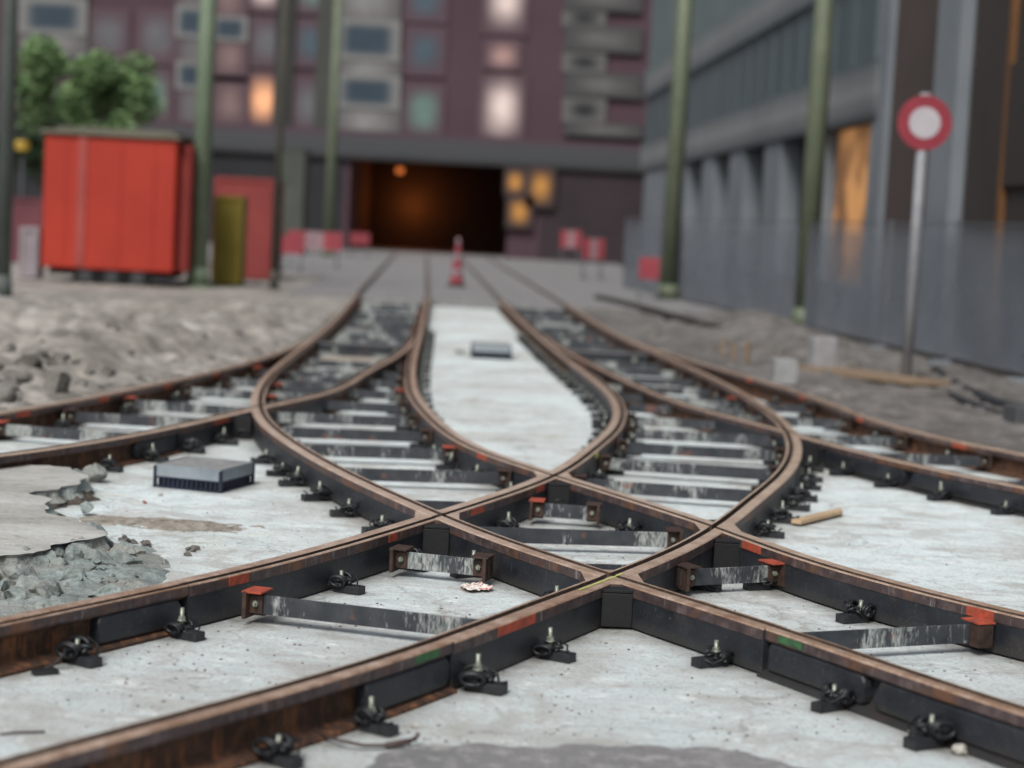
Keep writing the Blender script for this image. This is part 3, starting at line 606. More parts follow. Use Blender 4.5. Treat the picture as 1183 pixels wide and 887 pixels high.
# the wide cover beams with round bolts (switch machine covers)
def cover(kl, kr, y, label):
    a, _ = min(FR[kl], key=lambda f: abs(f[0].y - y)); b, _ = min(FR[kr], key=lambda f: abs(f[0].y - (y + .1)))
    d = (b - a).normalized(); a = a + d * .07; b = b - d * .07; L = (b - a).length
    root = empty('switch_cover', (a.x, a.y, 0), math.atan2(d.y, d.x)); tag(root, label, 'switch cover', 'steel switch covers')
    MB().box((L / 2, .20, .085), (L, .40, .15), 0, 0, 0, .006).build('cover_box', M['panel'], root)
    MB().box((L / 2, .20, .1635), (L * .99, .42, .006), 0, 0, 0, .001).build('cover_plate', M['pgrey'], root)
    MB().box((L / 2, .62, .13), (L * .72, .30, .03), 0, 0, 0, .004).build('access_lid', M['dusty'], root)
    for x in (.18, .84):
        mb = MB(); mb.cyl((L * x, 0, .09), (L * x, -.02, .09), .035, n=14); mb.build('round_boss', M['zinc'], root)
M['pgrey'] = mat_simple('grey_plate', (0.10, 0.10, 0.105), (0.20, 0.20, 0.205), 5, 0.6, 0.2)
M['dusty'] = mat_simple('dusty_plate', (0.26, 0.23, 0.19), (0.42, 0.38, 0.32), 5, 0.9)
cover('Bo', 'Bi', 26.2, 'wide dark switch cover beam with two pale round bosses on the left track')
cover('Ai', 'Ao', 27.2, 'wide black switch cover beam across the right track')
link_box = MB().box((0, 0, .09), (.75, .5, .05), 0, 0, 0, .005)
o = link_box.build('dusty_cover_plate', M['dusty'], None, (-2.1, 24.4, 0)); tag(o, 'tan dusty plate lying between the left track rails in front of the cover beam', 'plate')

# ---------------------------------------------------------------- rail clips
def clip_meshes():
    mb = MB(); mb.box((.035, 0, .018), (.13, .058, .036), 0, 0, 0, .004); mb.box((-.02, 0, .036), (.07, .075, .016), 0, 0, 0, .003)
    pad_ = mb.mesh('pad')
    mb = MB()
    for s in (-1, 1):
        pts = []
        for i in range(30):
            a = i / 29 * 2 * math.pi * 1.9
            r = .033 - .006 * i / 29
            pts.append((.002 + math.cos(a) * r * 1.15 - .012, s * (.030 + .022 * i / 29 + .004 * math.sin(a)), .052 + math.sin(a) * r * .72))
        mb.tube(pts, .0075, 6)
    pts = [(.036, -.030, .045), (.045, -.018, .05), (.03, -.010, .056), (-.01, 0, .058), (.03, .010, .056), (.045, .018, .05), (.036, .030, .045)]
    mb.tube(pts, .0075, 6)
    pts = [(-.03, .05, .045), (.01, .062, .072), (.05, .05, .05), (.06, .02, .026), (.085, -.01, .042)]
    mb.tube(pts, .004, 6)
    sp = mb.mesh('spring')
    mb = MB(); mb.cyl((0, 0, .03), (0, 0, .112), .0085, n=12); mb.cyl((0, 0, .062), (0, 0, .066), .018, n=16); mb.cyl((0, 0, .066), (0, 0, .080), .0145, n=6)
    bo = mb.mesh('bolt')
    for me, mm in ((pad_, 'rubber'), (sp, 'spring'), (bo, 'zinc')): me.materials.append(M[mm])
    # one joined low mesh for distant copies
    mb = MB(); mb.box((.03, 0, .018), (.13, .07, .036)); mb.box((-.01, .045, .05), (.06, .035, .05), 0, .3); mb.box((-.01, -.045, .05), (.06, .035, .05), 0, -.3)
    mb.cyl((0, 0, .03), (0, 0, .115), .0095, n=6, mi=1); mb.cyl((0, 0, .062), (0, 0, .084), .017, n=6, mi=1)
    far = mb.mesh('far_clip'); far.materials.append(M['spring']); far.materials.append(M['zinc'])
    return pad_, sp, bo, far
PADM, SPM, BOM, FARM = clip_meshes()
NCL = [0]
def clip(p, rz, label, group):
    NCL[0] += 1; s = random.uniform(1.08, 1.26)
    rz += random.uniform(-.12, .12)
    if p[1] < 19:
        root = empty('rail_clip', (p[0], p[1], 0), rz); root.scale = (s, s, s)
        for nm, me in (('rubber_pad', PADM), ('spring_clamp', SPM), ('bolt', BOM)):
            c = bpy.data.objects.new(nm, me); COL.objects.link(c); c.parent = root
            if nm == 'bolt': c.rotation_euler = (random.uniform(-.08, .08), random.uniform(-.08, .08), random.random() * 3); c.scale = (1, 1, random.uniform(.82, 1.12))
            if nm == 'spring_clamp': c.rotation_euler = (random.uniform(-.15, .15), random.uniform(-.15, .15), random.uniform(-.4, .4)); c.scale = (random.uniform(.85, 1.2), random.choice((-1, 1)) * random.uniform(.85, 1.2), random.uniform(.8, 1.25))
    else:
        root = bpy.data.objects.new('rail_clip', FARM); COL.objects.link(root); root.location = (p[0], p[1], 0); root.rotation_euler = (0, 0, rz); root.scale = (s * .9, s * .9, s * .9)
    tag(root, label, 'rail clip', group)
def clip_on(k, side, y, label, group, off=.135):
    best = min(range(len(FR[k]) - 1), key=lambda i: abs(FR[k][i][0].y - y))
    p, n = FR[k][best]; q, m_ = FR[k][best + 1]
    if abs(p.y - q.y) > 1e-4:
        t = max(-.5, min(1.5, (p.y - y) / (p.y - q.y))); p = p.lerp(q, t)
    d = n * side; c = p + d * off
    clip(c, math.atan2(d.y, d.x), label, group)
GF = 'rail clips around the front crossing'
for k, s, y, lab in (
    ('Ao', 1, 7.10, 'rail clip with looped black spring on the rusty rail foot, second from the bottom edge'),
    ('Ao', 1, 7.80, 'rail clip with black coil below the joint of filler pad and orange mark'),
    ('Ao', 1, 8.45, 'rail clip just left of the nearest black corner block'),
    ('Bo', -1, 8.50, 'rail clip just right of the nearest black corner block'),
    ('Bo', -1, 7.80, 'rail clip with tall bolt below the green mark on the right front rail'),
    ('Bo', -1, 7.30, 'rail clip nearest the stone at the bottom right'),
    ('Ao', 1, 6.62, 'rail clip with silver bolt closest to the bottom edge beside the loose cable'),
    ('Ai', 1, 8.50, 'rail clip under the filler pad left of the orange bracket'),
    ('Ai', 1, 7.92, 'half buried rail clip with loose strap near the left edge'),
    ('Ai', 1, 9.72, 'rail clip inside the left front bay beside the solid rail'),
    ('Bo', -1, 9.60, 'rail clip beside the crumpled paper wrapper'),
    ('Bi', -1, 9.66, 'rail clip inside the right front bay below the long solid rail'),
    ('Bo', 1, 9.46, 'rail clip with bare bolt in the left end of the right front bay'),
    ('Ai', 1, 11.86, 'left rail clip inside the central diamond'),
    ('Bi', -1, 11.95, 'right rail clip inside the central diamond'),
    ('Ai', 1, 10.45, 'rail clip half hidden under the short tie bar at the left corner'),
    ('Bo', -1, 10.35, 'rail clip under the bracket of the short tie bar left of the crossing'),
    ('Ao', 1, 10.3, 'rail clip under the left bracket below the right corner'),
    ('Bi', -1, 10.4, 'rail clip under the orange bracket below the right corner')):
    clip_on(k, s, y, lab, GF)
def row(k, side, y0, y1, where, group, step=.66, off=.135):
    fr = FR[k]; acc = 0; last = None; i = 0; items = [f for f in reversed(fr) if y0 <= f[0].y <= y1]
    for (p, n) in items:
        if last is not None: acc += (p - last).length
        last = p
        if acc >= i * step:
            d = n * side; c = p + d * off
            clip(c, math.atan2(d.y, d.x), '%s rail clip from the front %s' % (ordn(i), where), group); i += 1
row('Bo', -1, 11.45, 15.1, 'outside the left bulging curve, by the drain box', 'rail clips outside the left curve', .62)
row('Bi', 1, 16.4, 33.0, 'along the left edge of the pale island', 'rail clips left of the island', .72)
row('Ai', -1, 16.3, 33.0, 'along the right edge of the pale island', 'rail clips right of the island', .62)
row('Ao', 1, 12.2, 17.0, 'outside the right bulging curve, by the wood offcut', 'rail clips outside the right curve', .6)
row('Bi', -1, 12.9, 23, 'inside the left loop along its right rail', 'rail clips in the left loop', .66)
row('Ai', 1, 13.6, 19, 'inside the right loop along its left rail', 'rail clips in the right loop, left side', .66)
row('Ao', -1, 14.0, 26, 'inside the right loop along its outer rail', 'rail clips in the right loop, right side', .7)
row('Ci', 1, 13.7, 16.4, 'along the near side of the left branch rail', 'rail clips on the left branch', .62)
row('Di', -1, 13.8, 16.0, 'along the near side of the black right branch rail', 'rail clips on the right branch', .66)
row('Co', 1, 14.6, 22.0, 'inside the left branch rail by the dirt bank', 'rail clips on the left branch', 1.3)
row('Do', -1, 15.6, 22.0, 'inside the right branch rail', 'rail clips on the right branch', 1.3)
row('Bo', 1, 19.0, 26.0, 'inside the far left rail of the left loop', 'rail clips in the left loop', .8)
row('Ci', -1, 18.5, 24.0, 'along the left branch rail inside the loop', 'rail clips in the left loop', 1.0)

# ---------------------------------------------------------------- ground
def fbm(x, y, o=4, s=1.0, z=0.0):
    v = 0; a = 1; t = 0
    for i in range(o):
        v += a * noise.noise(Vector((x * s, y * s, z + i * 7.3))); t += a; a *= .5; s *= 2.05
    return v / t
def sheet(name, pts, z, mat):
    b = bmesh.new(); b.faces.new([b.verts.new((p[0], p[1], z)) for p in pts]); bmesh.ops.recalc_face_normals(b, faces=b.faces)
    for f in b.faces:
        if f.normal.z < 0: f.normal_flip()
    me = bpy.data.meshes.new(name); b.to_mesh(me); b.free(); return tag(link(name, me, mat), kind='structure')
sheet('ground', [(-900, -60), (900, -60), (900, 1500), (-900, 1500)], -.03, M['dirt2'])
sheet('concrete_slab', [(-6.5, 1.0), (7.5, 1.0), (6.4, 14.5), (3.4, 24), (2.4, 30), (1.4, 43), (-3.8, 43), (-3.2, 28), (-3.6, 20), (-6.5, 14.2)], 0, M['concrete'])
ROADZ = .150
o = MB().prism([(-5.2, 43.02), (5.2, 43.02), (3.5, 60), (5, 84), (6, 142), (-18, 142), (-16, 76), (-5.6, 56)], -.02, ROADZ).build('road', M['road']); tag(o, kind='structure')
# jagged sheets
def jag(pts, amp, it=3, seed=1):
    rnd = random.Random(seed); P = [Vector(p[:2]) for p in pts]
    for _ in range(it):
        Q = []
        for i in range(len(P) - 1):
            a, b = P[i], P[i + 1]; d = b - a
            Q += [a, (a + b) / 2 + Vector((-d.y, d.x)) * rnd.uniform(-amp, amp)]
        Q.append(P[-1]); P = Q
    return P
edge = jag([ground(*p) for p in [(395, 900), (432, 884), (436, 874), (470, 864), (520, 863), (560, 860), (610, 864), (660, 861), (700, 864), (750, 862), (790, 866), (850, 869), (905, 883), (960, 900)]], .17, 5, 3)
sheet('asphalt_patch', list(edge) + [Vector((1.6, 5.4)), Vector((-.2, 5.4))], .006, M['asphalt'])

def grid_mesh(name, x0, x1, y0, y1, nx, ny, fz, inside, mat, kind='structure'):
    b = bmesh.new(); V = {}
    for j in range(ny + 1):
        for i in range(nx + 1):
            x = x0 + (x1 - x0) * i / nx; y = y0 * (y1 / y0) ** (j / ny)
            z = fz(x, y)
            V[i, j] = b.verts.new((x, y, z))
    for j in range(ny):
        for i in range(nx):
            x = x0 + (x1 - x0) * (i + .5) / nx; y = y0 * (y1 / y0) ** ((j + .5) / ny)
            if inside(x, y): b.faces.new((V[i, j], V[i + 1, j], V[i + 1, j + 1], V[i, j + 1])).smooth = True
    bmesh.ops.delete(b, geom=[v for v in b.verts if not v.link_faces], context='VERTS')
    me = bpy.data.meshes.new(name); b.to_mesh(me); b.free(); return tag(link(name, me, mat), kind=kind)
def rail_x(k, y):
    fr = PATH[k]
    for a, b in zip(fr, fr[1:]):
        if a.y >= y >= b.y:
            t = (a.y - y) / (a.y - b.y + 1e-9); return a.x + (b.x - a.x) * t
    return fr[0].x if y > fr[0].y else fr[-1].x
def left_lim(y):
    if y > 27.6: return rail_x('Bo', min(y, 47))
    if y > 12.9: return rail_x('Co', y)
    return rail_x('Co', 12.95) - (12.95 - y) * .95
def right_lim(y):
    if y > 28.5: return rail_x('Ao', min(y, 47))
    if y > 13.9: return rail_x('Do', y)
    return rail_x('Do', 13.95) + (13.95 - y) * .95
def zl(x, y):
    d = left_lim(y) - x
    if d < .07: return -.02
    e = min(1, max(0, (d - .07) / .12))
    ridge = .20 * math.exp(-((d - 1.7) / 1.0) ** 2) * (1 if y < 30 else .6)
    n = fbm(x, y, 5, .55); n2 = abs(fbm(x, y, 4, 1.5, 5)); n3 = abs(fbm(x, y, 3, 6.5, 9))
    h = .13 + ridge + .42 * n * min(1, d / 2) + .34 * n2 * min(1, d / .8) + .07 * n3 * max(0, 1.6 - d * .3)
    far = max(0, min(1, (y - 31) / 9)); h = h * (1 - far) + .06 * far
    return max(.015, h) * e - .02 * (1 - e)
grid_mesh('dirt_bank', -16, -1.6, 11, 62, 230, 300, zl, lambda x, y: left_lim(y) - x > .0, M['dirt'])
def zr(x, y):
    d = x - right_lim(y)
    if d < .07: return -.02
    e = min(1, max(0, (d - .07) / .12))
    n = fbm(x, y, 5, .8, 3); n2 = abs(fbm(x, y, 4, 2.2, 8))
    h = .06 + .12 * n * min(1, d) + .16 * n2 * min(1, d / .8) + .42 * math.exp(-((x - 4.7) ** 2 / .9 + (y - 36) ** 2 / 30)) + .30 * math.exp(-((x - 4.6) ** 2 / .5 + (y - 29.5) ** 2 / 6)) + .05 * math.exp(-((d - 1) / .8) ** 2)
    far = max(0, min(1, (y - 42) / 14)); h = h * (1 - far) + .03 * far
    return max(.015, h) * e - .02 * (1 - e)
grid_mesh('dirt_strip', 1.2, 14, 12, 62, 200, 260, zr, lambda x, y: x - right_lim(y) > .0, M['dirt3'] if 'dirt3' in M else M['dirt2'])

# old raised screed with its broken edge, left
ed = jag([(-3.72, 12.62), (-3.34, 12.98), (-3.02, 12.94), (-2.82, 12.35), (-2.86, 11.98), (-3.00, 11.72), (-2.72, 11.15), (-2.46, 10.80), (-2.22, 10.42), (-2.30, 10.15), (-2.40, 9.98), (-2.50, 9.62), (-2.68, 9.42), (-2.95, 9.30), (-3.4, 9.0)], .16, 3, 5)
poly = [(p.x, p.y) for p in ed] + [(-5.2, 8.0), (-7.5, 8.0), (-7.5, 9.0), (-5.0, 11.3)]
b = bmesh.new(); n = len(poly); rings = []
for li, (z, ins) in enumerate(((.115, 0.0), (.098, -.018), (.06, .0), (.03, .035), (-.01, .0))):
    r_ = []
    for i, p in enumerate(poly):
        q = Vector(poly[(i + 1) % n]) - Vector(poly[i - 1]); nn = Vector((-q.y, q.x)).normalized()
        k = ins + (.03 * fbm(p[0], p[1], 3, 9, z * 30) if li else 0)
        r_.append(b.verts.new((p[0] + nn.x * k, p[1] + nn.y * k, z + (0.004 * fbm(p[0], p[1], 2, 5) if li == 0 else 0))))
    rings.append(r_)
b.faces.new(rings[0]).material_index = 0
for A, B in zip(rings, rings[1:]):
    for i in range(n): b.faces.new((A[i], A[(i + 1) % n], B[(i + 1) % n], B[i])).material_index = 1
bmesh.ops.recalc_face_normals(b, faces=b.faces)
me = bpy.data.meshes.new('old_screed'); b.to_mesh(me); b.free()
tag(link('old_screed', me, [M['slabtop'], M['broken']]), kind='structure')

soil = []
for i, p in enumerate(ed):
    q = ed[min(i + 1, len(ed) - 1)] - ed[max(i - 1, 0)]; nn = Vector((-q.y, q.x)).normalized()
    soil.append(p + nn * (.03 + .16 * abs(noise.noise(Vector((p.x * 5, p.y * 5, 3)))) + .05 * noise.noise(Vector((p.x * 16, p.y * 16, 1)))))
b = bmesh.new(); A = [b.verts.new((p.x, p.y, .05)) for p in ed]; B = [b.verts.new((p.x, p.y, .003)) for p in soil]
for i in range(len(ed) - 1): b.faces.new((A[i], A[i + 1], B[i + 1], B[i]))
me = bpy.data.meshes.new('soil'); b.to_mesh(me); b.free()
tag(link('soil', me, mat_simple('dark_soil', (0.035, 0.028, 0.022), (0.13, 0.11, 0.09), 16, .97, 0, .8, 60, .02)), 'dark soil spilling from under the broken edge of the old screed', 'soil', kind='stuff')
def rock_mesh(seed, sub=3, flat=.7, rough=.5):
    b = bmesh.new(); bmesh.ops.create_icosphere(b, subdivisions=sub, radius=1)
    rnd = random.Random(seed)
    planes = [(Vector((rnd.uniform(-1, 1), rnd.uniform(-1, 1), rnd.uniform(-1, 1))).normalized(), rnd.uniform(.45, .8)) for _ in range(9)]
    for v in b.verts:
        for pn, pd in planes:
            d = v.co.dot(pn)
            if d > pd: v.co -= pn * (d - pd)
        v.co *= 1 + rough * .35 * noise.noise(v.co * 2.3 + Vector((seed, 0, 0)))+ rough * .1 * noise.noise(v.co * 7 + Vector((seed, 3, 0)))
        v.co.z *= flat
    me = bpy.data.meshes.new('rock'); b.to_mesh(me); b.free(); return me
ROCKS = [rock_mesh(i * 3 + 1) for i in range(7)]
def rock(name, p, s, mat, label, cat, group=None, i=None):
    src = random.choice(ROCKS) if i is None else ROCKS[i]
    me = src.copy(); o = link(name, me, mat, None, p); o.rotation_euler = (random.uniform(-.3, .3), random.uniform(-.3, .3), random.uniform(0, 6.3))
    o.scale = (s * random.uniform(.8, 1.3), s * random.uniform(.7, 1.1), s); return tag(o, label, cat, group)
# broken concrete between the screed and the front rail: crumbled bed plus single chunks
def zb(x, y):
    c = Vector((-2.25, 9.55)); dx = (x - c.x) ; dy = (y - c.y)
    r2 = (dx / .52) ** 2 + ((dy - .3 * dx) / 1.15) ** 2
    k = max(0, 1 - r2 - .5 * fbm(x, y, 4, 3.5, 1)) ** .6
    n2 = abs(fbm(x, y, 5, 4.5, 2)); n1 = fbm(x, y, 3, 2.0, 4)
    return -.02 + k * (.055 + .07 * n2 + .04 * n1 + .03 * abs(fbm(x, y, 3, 14, 6)))
def ins_b(x, y):
    return zb(x, y) > -.015 and (rail_x('Ai', y) - x) > .16
o = grid_mesh('rubble', -3.0, -1.55, 8.2, 10.9, 110, 190, zb, ins_b, M['broken'], 'stuff')
tag(o, 'crumbled grey-green concrete rubble between the old screed and the front left rail', 'rubble')
CH = [((30, 668), .11), ((52, 690), .10), ((85, 640), .12), ((118, 652), .13), ((105, 618), .10), ((140, 640), .07), ((70, 655), .08), ((20, 690), .09), ((90, 555), .10), ((112, 552), .12), ((75, 567), .07), ((100, 590), .06)]
CD = ['low', 'split', 'long ridged', 'large rounded', 'top', 'small outer', 'middle', 'left edge', 'dark upper', 'pale upper', 'little upper', 'crumbling upper']
for i, ((x, y), s) in enumerate(CH):
    p = ground(x, y, .03); p.z = .035 if i < 8 else .05
    if rail_x('Ai', p.y) - p.x < .2: p.x -= .1
    rock('concrete_chunk', p, s, M['broken'], '%s chunk of broken concrete %s' % (CD[i], 'in the rubble beside the front left rail' if i < 8 else 'at the broken screed edge left of the drain box'), 'concrete chunk', 'broken concrete chunks at the left', i % 7)
rnd = random.Random(31)
for i, (x, y, s) in enumerate(((-2.50, 9.75, .17), (-2.28, 10.05, .14), (-2.62, 9.35, .15), (-2.2, 9.45, .13), (-2.35, 9.2, .12), (-2.05, 9.95, .12), (-2.45, 10.25, .13), (-2.12, 10.35, .10))):
    rock('concrete_chunk', (x, y, .02), s, M['broken'], '%s boulder in the concrete heap by the front left rail' % ['palest, rear left', 'largest rear', 'left edge', 'middle right', 'nearest', 'right edge', 'upper left', 'uppermost'][i], 'concrete chunk', 'big boulders in the concrete heap', i % 7)
rnd = random.Random(12); SZ = ['fist sized', 'broad flat', 'sharp cornered', 'narrow', 'blocky', 'crumbly']
for i in range(48):
    for _ in range(40):
        x = rnd.uniform(-2.9, -1.8); y = rnd.uniform(8.5, 10.7)
        if zb(x, y) > .0 and rail_x('Ai', y) - x > .25: break
    else: continue
    s = .022 + .07 * rnd.random() ** 2
    rock('concrete_chunk', (x, y, zb(x, y) + s * .12), s, M['broken'], '%s fragment in the heap of broken concrete by the front left rail' % SZ[i % 6], 'concrete chunk', '%s fragments in the concrete heap' % SZ[i % 6], i % 7)
# sand tongue
def zs(x, y):
    c = ground(190, 603); dx = x - c.x; dy = y - c.y
    r2 = (dx / .72) ** 2 + ((dy + dx * .15) / .36) ** 2 + .9 * fbm(x, y, 4, 3.2, 7)
    return -.012 + max(0, 1 - r2) ** .8 * (.030 + .02 * fbm(x, y, 4, 5)) + .016 * fbm(x, y, 4, 9) + .008 * fbm(x, y, 3, 22)
o = grid_mesh('sand', -3.0, -1.3, 9.8, 11.6, 200, 200, zs, lambda x, y: zs(x, y) > -.004, M['sand'], 'stuff'); tag(o, 'thin tongue of brown sand spread over the pale slab', 'sand')
for i in range(26):
    x = random.uniform(-2.75, -1.65); y = 10.95 - (x + 2.75) * .35 + random.gauss(0, .07)
    rock('soil_clod', (x, y, .012), random.uniform(.008, .03), M['dirtrock'] if 'dirtrock' in M else M.setdefault('dirtrock', mat_dirt('clod_dirt', .6)), 'small dark clod on the sand tongue below the drain box', 'clod', 'clods on the sand tongue')
# pebbles: loose grit, nobody could count it
mb = bmesh.new()
rnd = random.Random(4)
def grit(region, n, smin, smax):
    for _ in range(n):
        px = rnd.uniform(region[0], region[2]); py = rnd.uniform(region[1], region[3]); p = ground(px, py)
        s = rnd.uniform(smin, smax); 
        r = bmesh.ops.create_icosphere(mb, subdivisions=1, radius=s, matrix=Matrix.Translation((p.x, p.y, s * .3)) @ Matrix.Rotation(rnd.random() * 6, 4, 'Z') @ Matrix.Diagonal((rnd.uniform(.7, 1.5), 1, .6, 1)))
for reg, n in (((480, 740, 1000, 860), 150), ((340, 640, 560, 720), 60), ((30, 690, 420, 840), 170), ((800, 670, 1000, 730), 40), ((140, 540, 420, 640), 60), ((1000, 740, 1183, 800), 20), ((930, 540, 1183, 690), 20), ((600, 610, 780, 650), 25), ((400, 840, 900, 885), 40)):
    grit(reg, n, .002, .0075)
me = bpy.data.meshes.new('grit'); mb.to_mesh(me); mb.free()
tag(link('grit', me, M['dgrit'] if 'dgrit' in M else mat_simple('dark_grit', (0.06, 0.05, 0.045), (0.25, 0.22, 0.19), 3, .95)), 'loose dark grit and crumbs scattered over the pale slab', 'grit', kind='stuff')
# bigger stones
for i, ((x, y), s, lab) in enumerate((((1110, 866), .035, 'pale round stone against the rail foot at the bottom right'), ((605, 752), .016, 'small brown stone in front of the nearest corner block'),
        ((167, 580), .02, 'reddish stone chip on the slab left of the drain box'), ((186, 571), .022, 'grey stone chip just in front of the drain box'), ((480, 838), .016, 'little brown stone beside the loose cable end'))):
    rock('stone', ground(x, y, s * .5), s, mat_simple('stone_%d' % i, (.3, .28, .24), (.5, .48, .43), 20) if i != 2 else mat_simple('red_stone', (.25, .09, .07), (.35, .14, .1), 20), lab, 'stone')
# rocks on the dirt bank
for i in range(110):
    y = random.uniform(15.0, 19.5) if i % 2 else random.uniform(16, 30); d = random.uniform(.35, 1.6) if i % 2 else random.uniform(.3, 3.0); x = left_lim(y) - d
    s = (random.uniform(.10, .22) if i % 4 == 1 and y < 18.5 else random.uniform(.04, .12)) if i % 2 else random.uniform(.03, .09); z = zl(x, y)
    o = rock('dirt_clod', (x, y, z), s, M['dirtrock'] if 'dirtrock' in M else M.setdefault('dirtrock', mat_dirt('clod_dirt', .75)), 'grey-brown clod of broken paving on the left dirt bank', 'clod', 'clods on the left dirt bank')
for i in range(18):
    y = random.uniform(19, 34); x = right_lim(y) + random.uniform(.3, 3); s = random.uniform(.04, .12)
    rock('dirt_clod', (x, y, zr(x, y)), s, M['dirtrock'], 'brown clod on the right-hand dirt strip', 'clod', 'clods on the right dirt strip')

# ---------------------------------------------------------------- small things on the slab
M['sheet'] = mat_simple('grey_sheet_steel', (0.22, 0.26, 0.29), (0.36, 0.40, 0.43), 4, 0.5, 0.35, .1)
M['sheet_top'] = mat_simple('dusty_lid', (0.20, 0.20, 0.20), (0.34, 0.34, 0.33), 14, 0.75, 0.1)
M['blueblack'] = mat_simple('dark_grating', (0.012, 0.016, 0.028), (0.03, 0.04, 0.07), 10, 0.5, 0.3)
def drain(p, rz, Lx, Ly, H, label, fine=True):
    root = empty('drain_box', p, rz); tag(root, label, 'drain box', 'steel drain boxes on the slab')
    mb = MB()
    for s in (-1, 1):
        mb.box((0, s * Ly / 2, H * .74), (Lx, .006, H * .5)); mb.box((s * Lx / 2, 0, H * .74), (.006, Ly - .012, H * .5))
    mb.build('side_panel', M['sheet'], root)
    MB().box((0, 0, H * .93), (Lx - .012, Ly - .012, .01)).build('lid', M['sheet_top'], root)
    mb = MB(); k = 14
    for s in (-1, 1):
        for i in range(k + 1):
            mb.box((-Lx / 2 + Lx * i / k, s * (Ly / 2 - .006), H * .24), (.008, .012, H * .44))
            if i < k * .7: mb.box((s * (Lx / 2 - .006), -Ly / 2 + Ly * i / (k * .7), H * .24), (.012, .008, H * .44))
        mb.box((0, s * (Ly / 2 - .006), .006), (Lx, .014, .012)); mb.box((s * (Lx / 2 - .006), 0, .006), (.014, Ly, .012))
        mb.box((0, s * (Ly / 2 - .006), H * .45), (Lx, .014, .012)); mb.box((s * (Lx / 2 - .006), 0, H * .45), (.014, Ly, .012))
    mb.box((0, 0, H * .22), (Lx * .93, Ly * .93, H * .4))
    mb.build('grating', M['blueblack'], root)
    for sx in (-1, 1):
        for sy in (-1, 1): MB().box((sx * Lx / 2, sy * Ly / 2, H * .46), (.022, .022, H * .92), 0, 0, 0, .003).build('corner_post', M['blueblack'], root)
drain((-2.13, 13.18, 0), math.radians(-17), .50, .52, .165, 'grey sheet steel drain box with dark grated base beside the left curve')
drain((-.33, 27.5, 0), math.radians(2), .56, .7, .20, 'smaller looking grey drain box standing on the pale island')
o = MB().box((0, 0, .03), (.11, .1, .06), .3, 0, 0, .006).build('concrete_lump', M['broken'], None, (-.80, 27.9, 0)); tag(o, 'small brown block left of the far drain box on the island', 'block')
M['wood'] = mat_simple('fresh_timber', (0.42, 0.29, 0.17), (0.60, 0.44, 0.28), 12, 0.8)
a, b_ = Vector((1.98, 12.72)), Vector((2.36, 13.30)); d = b_ - a
mb = MB(); mb.box((d.length / 2, 0, .03), (d.length, .075, .028), 0, 0, 0, .003); mb.prism([(d.length, -.037), (d.length + .10, 0.02), (d.length, .037)], .016, .044)
o = mb.build('wood_offcut', M['wood'], None, (a.x, a.y, .0)); o.rotation_euler = (0, 0, math.atan2(d.y, d.x)); tag(o, 'pale pointed wood offcut lying on the slab by the right curve', 'wood')
# crumpled wrapper
b = bmesh.new(); p = ground(550, 681); N = 12
for j in range(N + 1):
    for i in range(N + 1):
        u = i / N - .5; v = j / N - .5
        b.verts.new((u * .17, v * .20 + .02 * math.sin(u * 9), .012 + .022 * abs(noise.noise(Vector((u * 7, v * 7, 2)))) + .012 * noise.noise(Vector((u * 19, v * 19, 5)))))
b.verts.ensure_lookup_table()
for j in range(N):
    for i in range(N):
        if (i - N / 2 + .5) ** 2 + (j - N / 2 + .5) ** 2 < (N * .5) ** 2: b.faces.new([b.verts[q] for q in (j * (N + 1) + i, j * (N + 1) + i + 1, (j + 1) * (N + 1) + i + 1, (j + 1) * (N + 1) + i)])
bmesh.ops.delete(b, geom=[v for v in b.verts if not v.link_faces], context='VERTS')
me = bpy.data.meshes.new('wrapper'); b.to_mesh(me); b.free()
a_ = NM('printed_paper', .6); c_ = a_.ramp(a_.noise(28, 3), [(.45, (.75, .72, .68)), (.52, (.75, .72, .68)), (.56, (.6, .12, .08)), (.7, (.7, .6, .5))]); a_.color(c_)
tag(link('paper_wrapper', me, a_.m, None, (p.x, p.y, 0)), 'crumpled white and red paper wrapper on the slab', 'litter')
M['cable'] = mat_simple('dull_cable', (.035, .022, .02), (.09, .06, .05), 10, .7)
pts = [ground(372, 850, .02), ground(395, 856, .03), ground(420, 861, .02), ground(450, 861, .015), ground(470, 858, .02), ground(480, 852, .03)]
mb = MB(); mb.tube(pts, .007, 8); mb.tube([ground(446, 861, .016), ground(474, 856, .022)], .012, 8); mb.tube([ground(478, 856, .02), ground(484, 847, .05)], .008, 6)
tag(mb.build('loose_cable', M['cable']), 'short brown loose cable lying by the silver bolt at the bottom', 'cable')
pts = [ground(40, 778, .01), ground(62, 768, .02), ground(72, 758, .06), ground(78, 745, .08), ground(98, 742, .04)]
mb = MB(); mb.tube(pts, .006, 6); mb.box(ground(52, 776, .01), (.10, .05, .02), .6)
tag(mb.build('loose_strap', M['rubber']), 'black rubber strap hanging from the half buried clip at the left', 'strap')
for i, pp in enumerate(([(0, 848), (20, 846), (52, 845)], [(255, 886), (300, 872), (340, 858)])):
    mb = MB(); mb.tube([ground(x, y, .006) for x, y in pp], .004, 5)
    tag(mb.build('loose_wire', M['cable']), ['dark wire end on the slab at the left edge', 'thin wire running along the foot of the rusty rail'][i], 'wire')

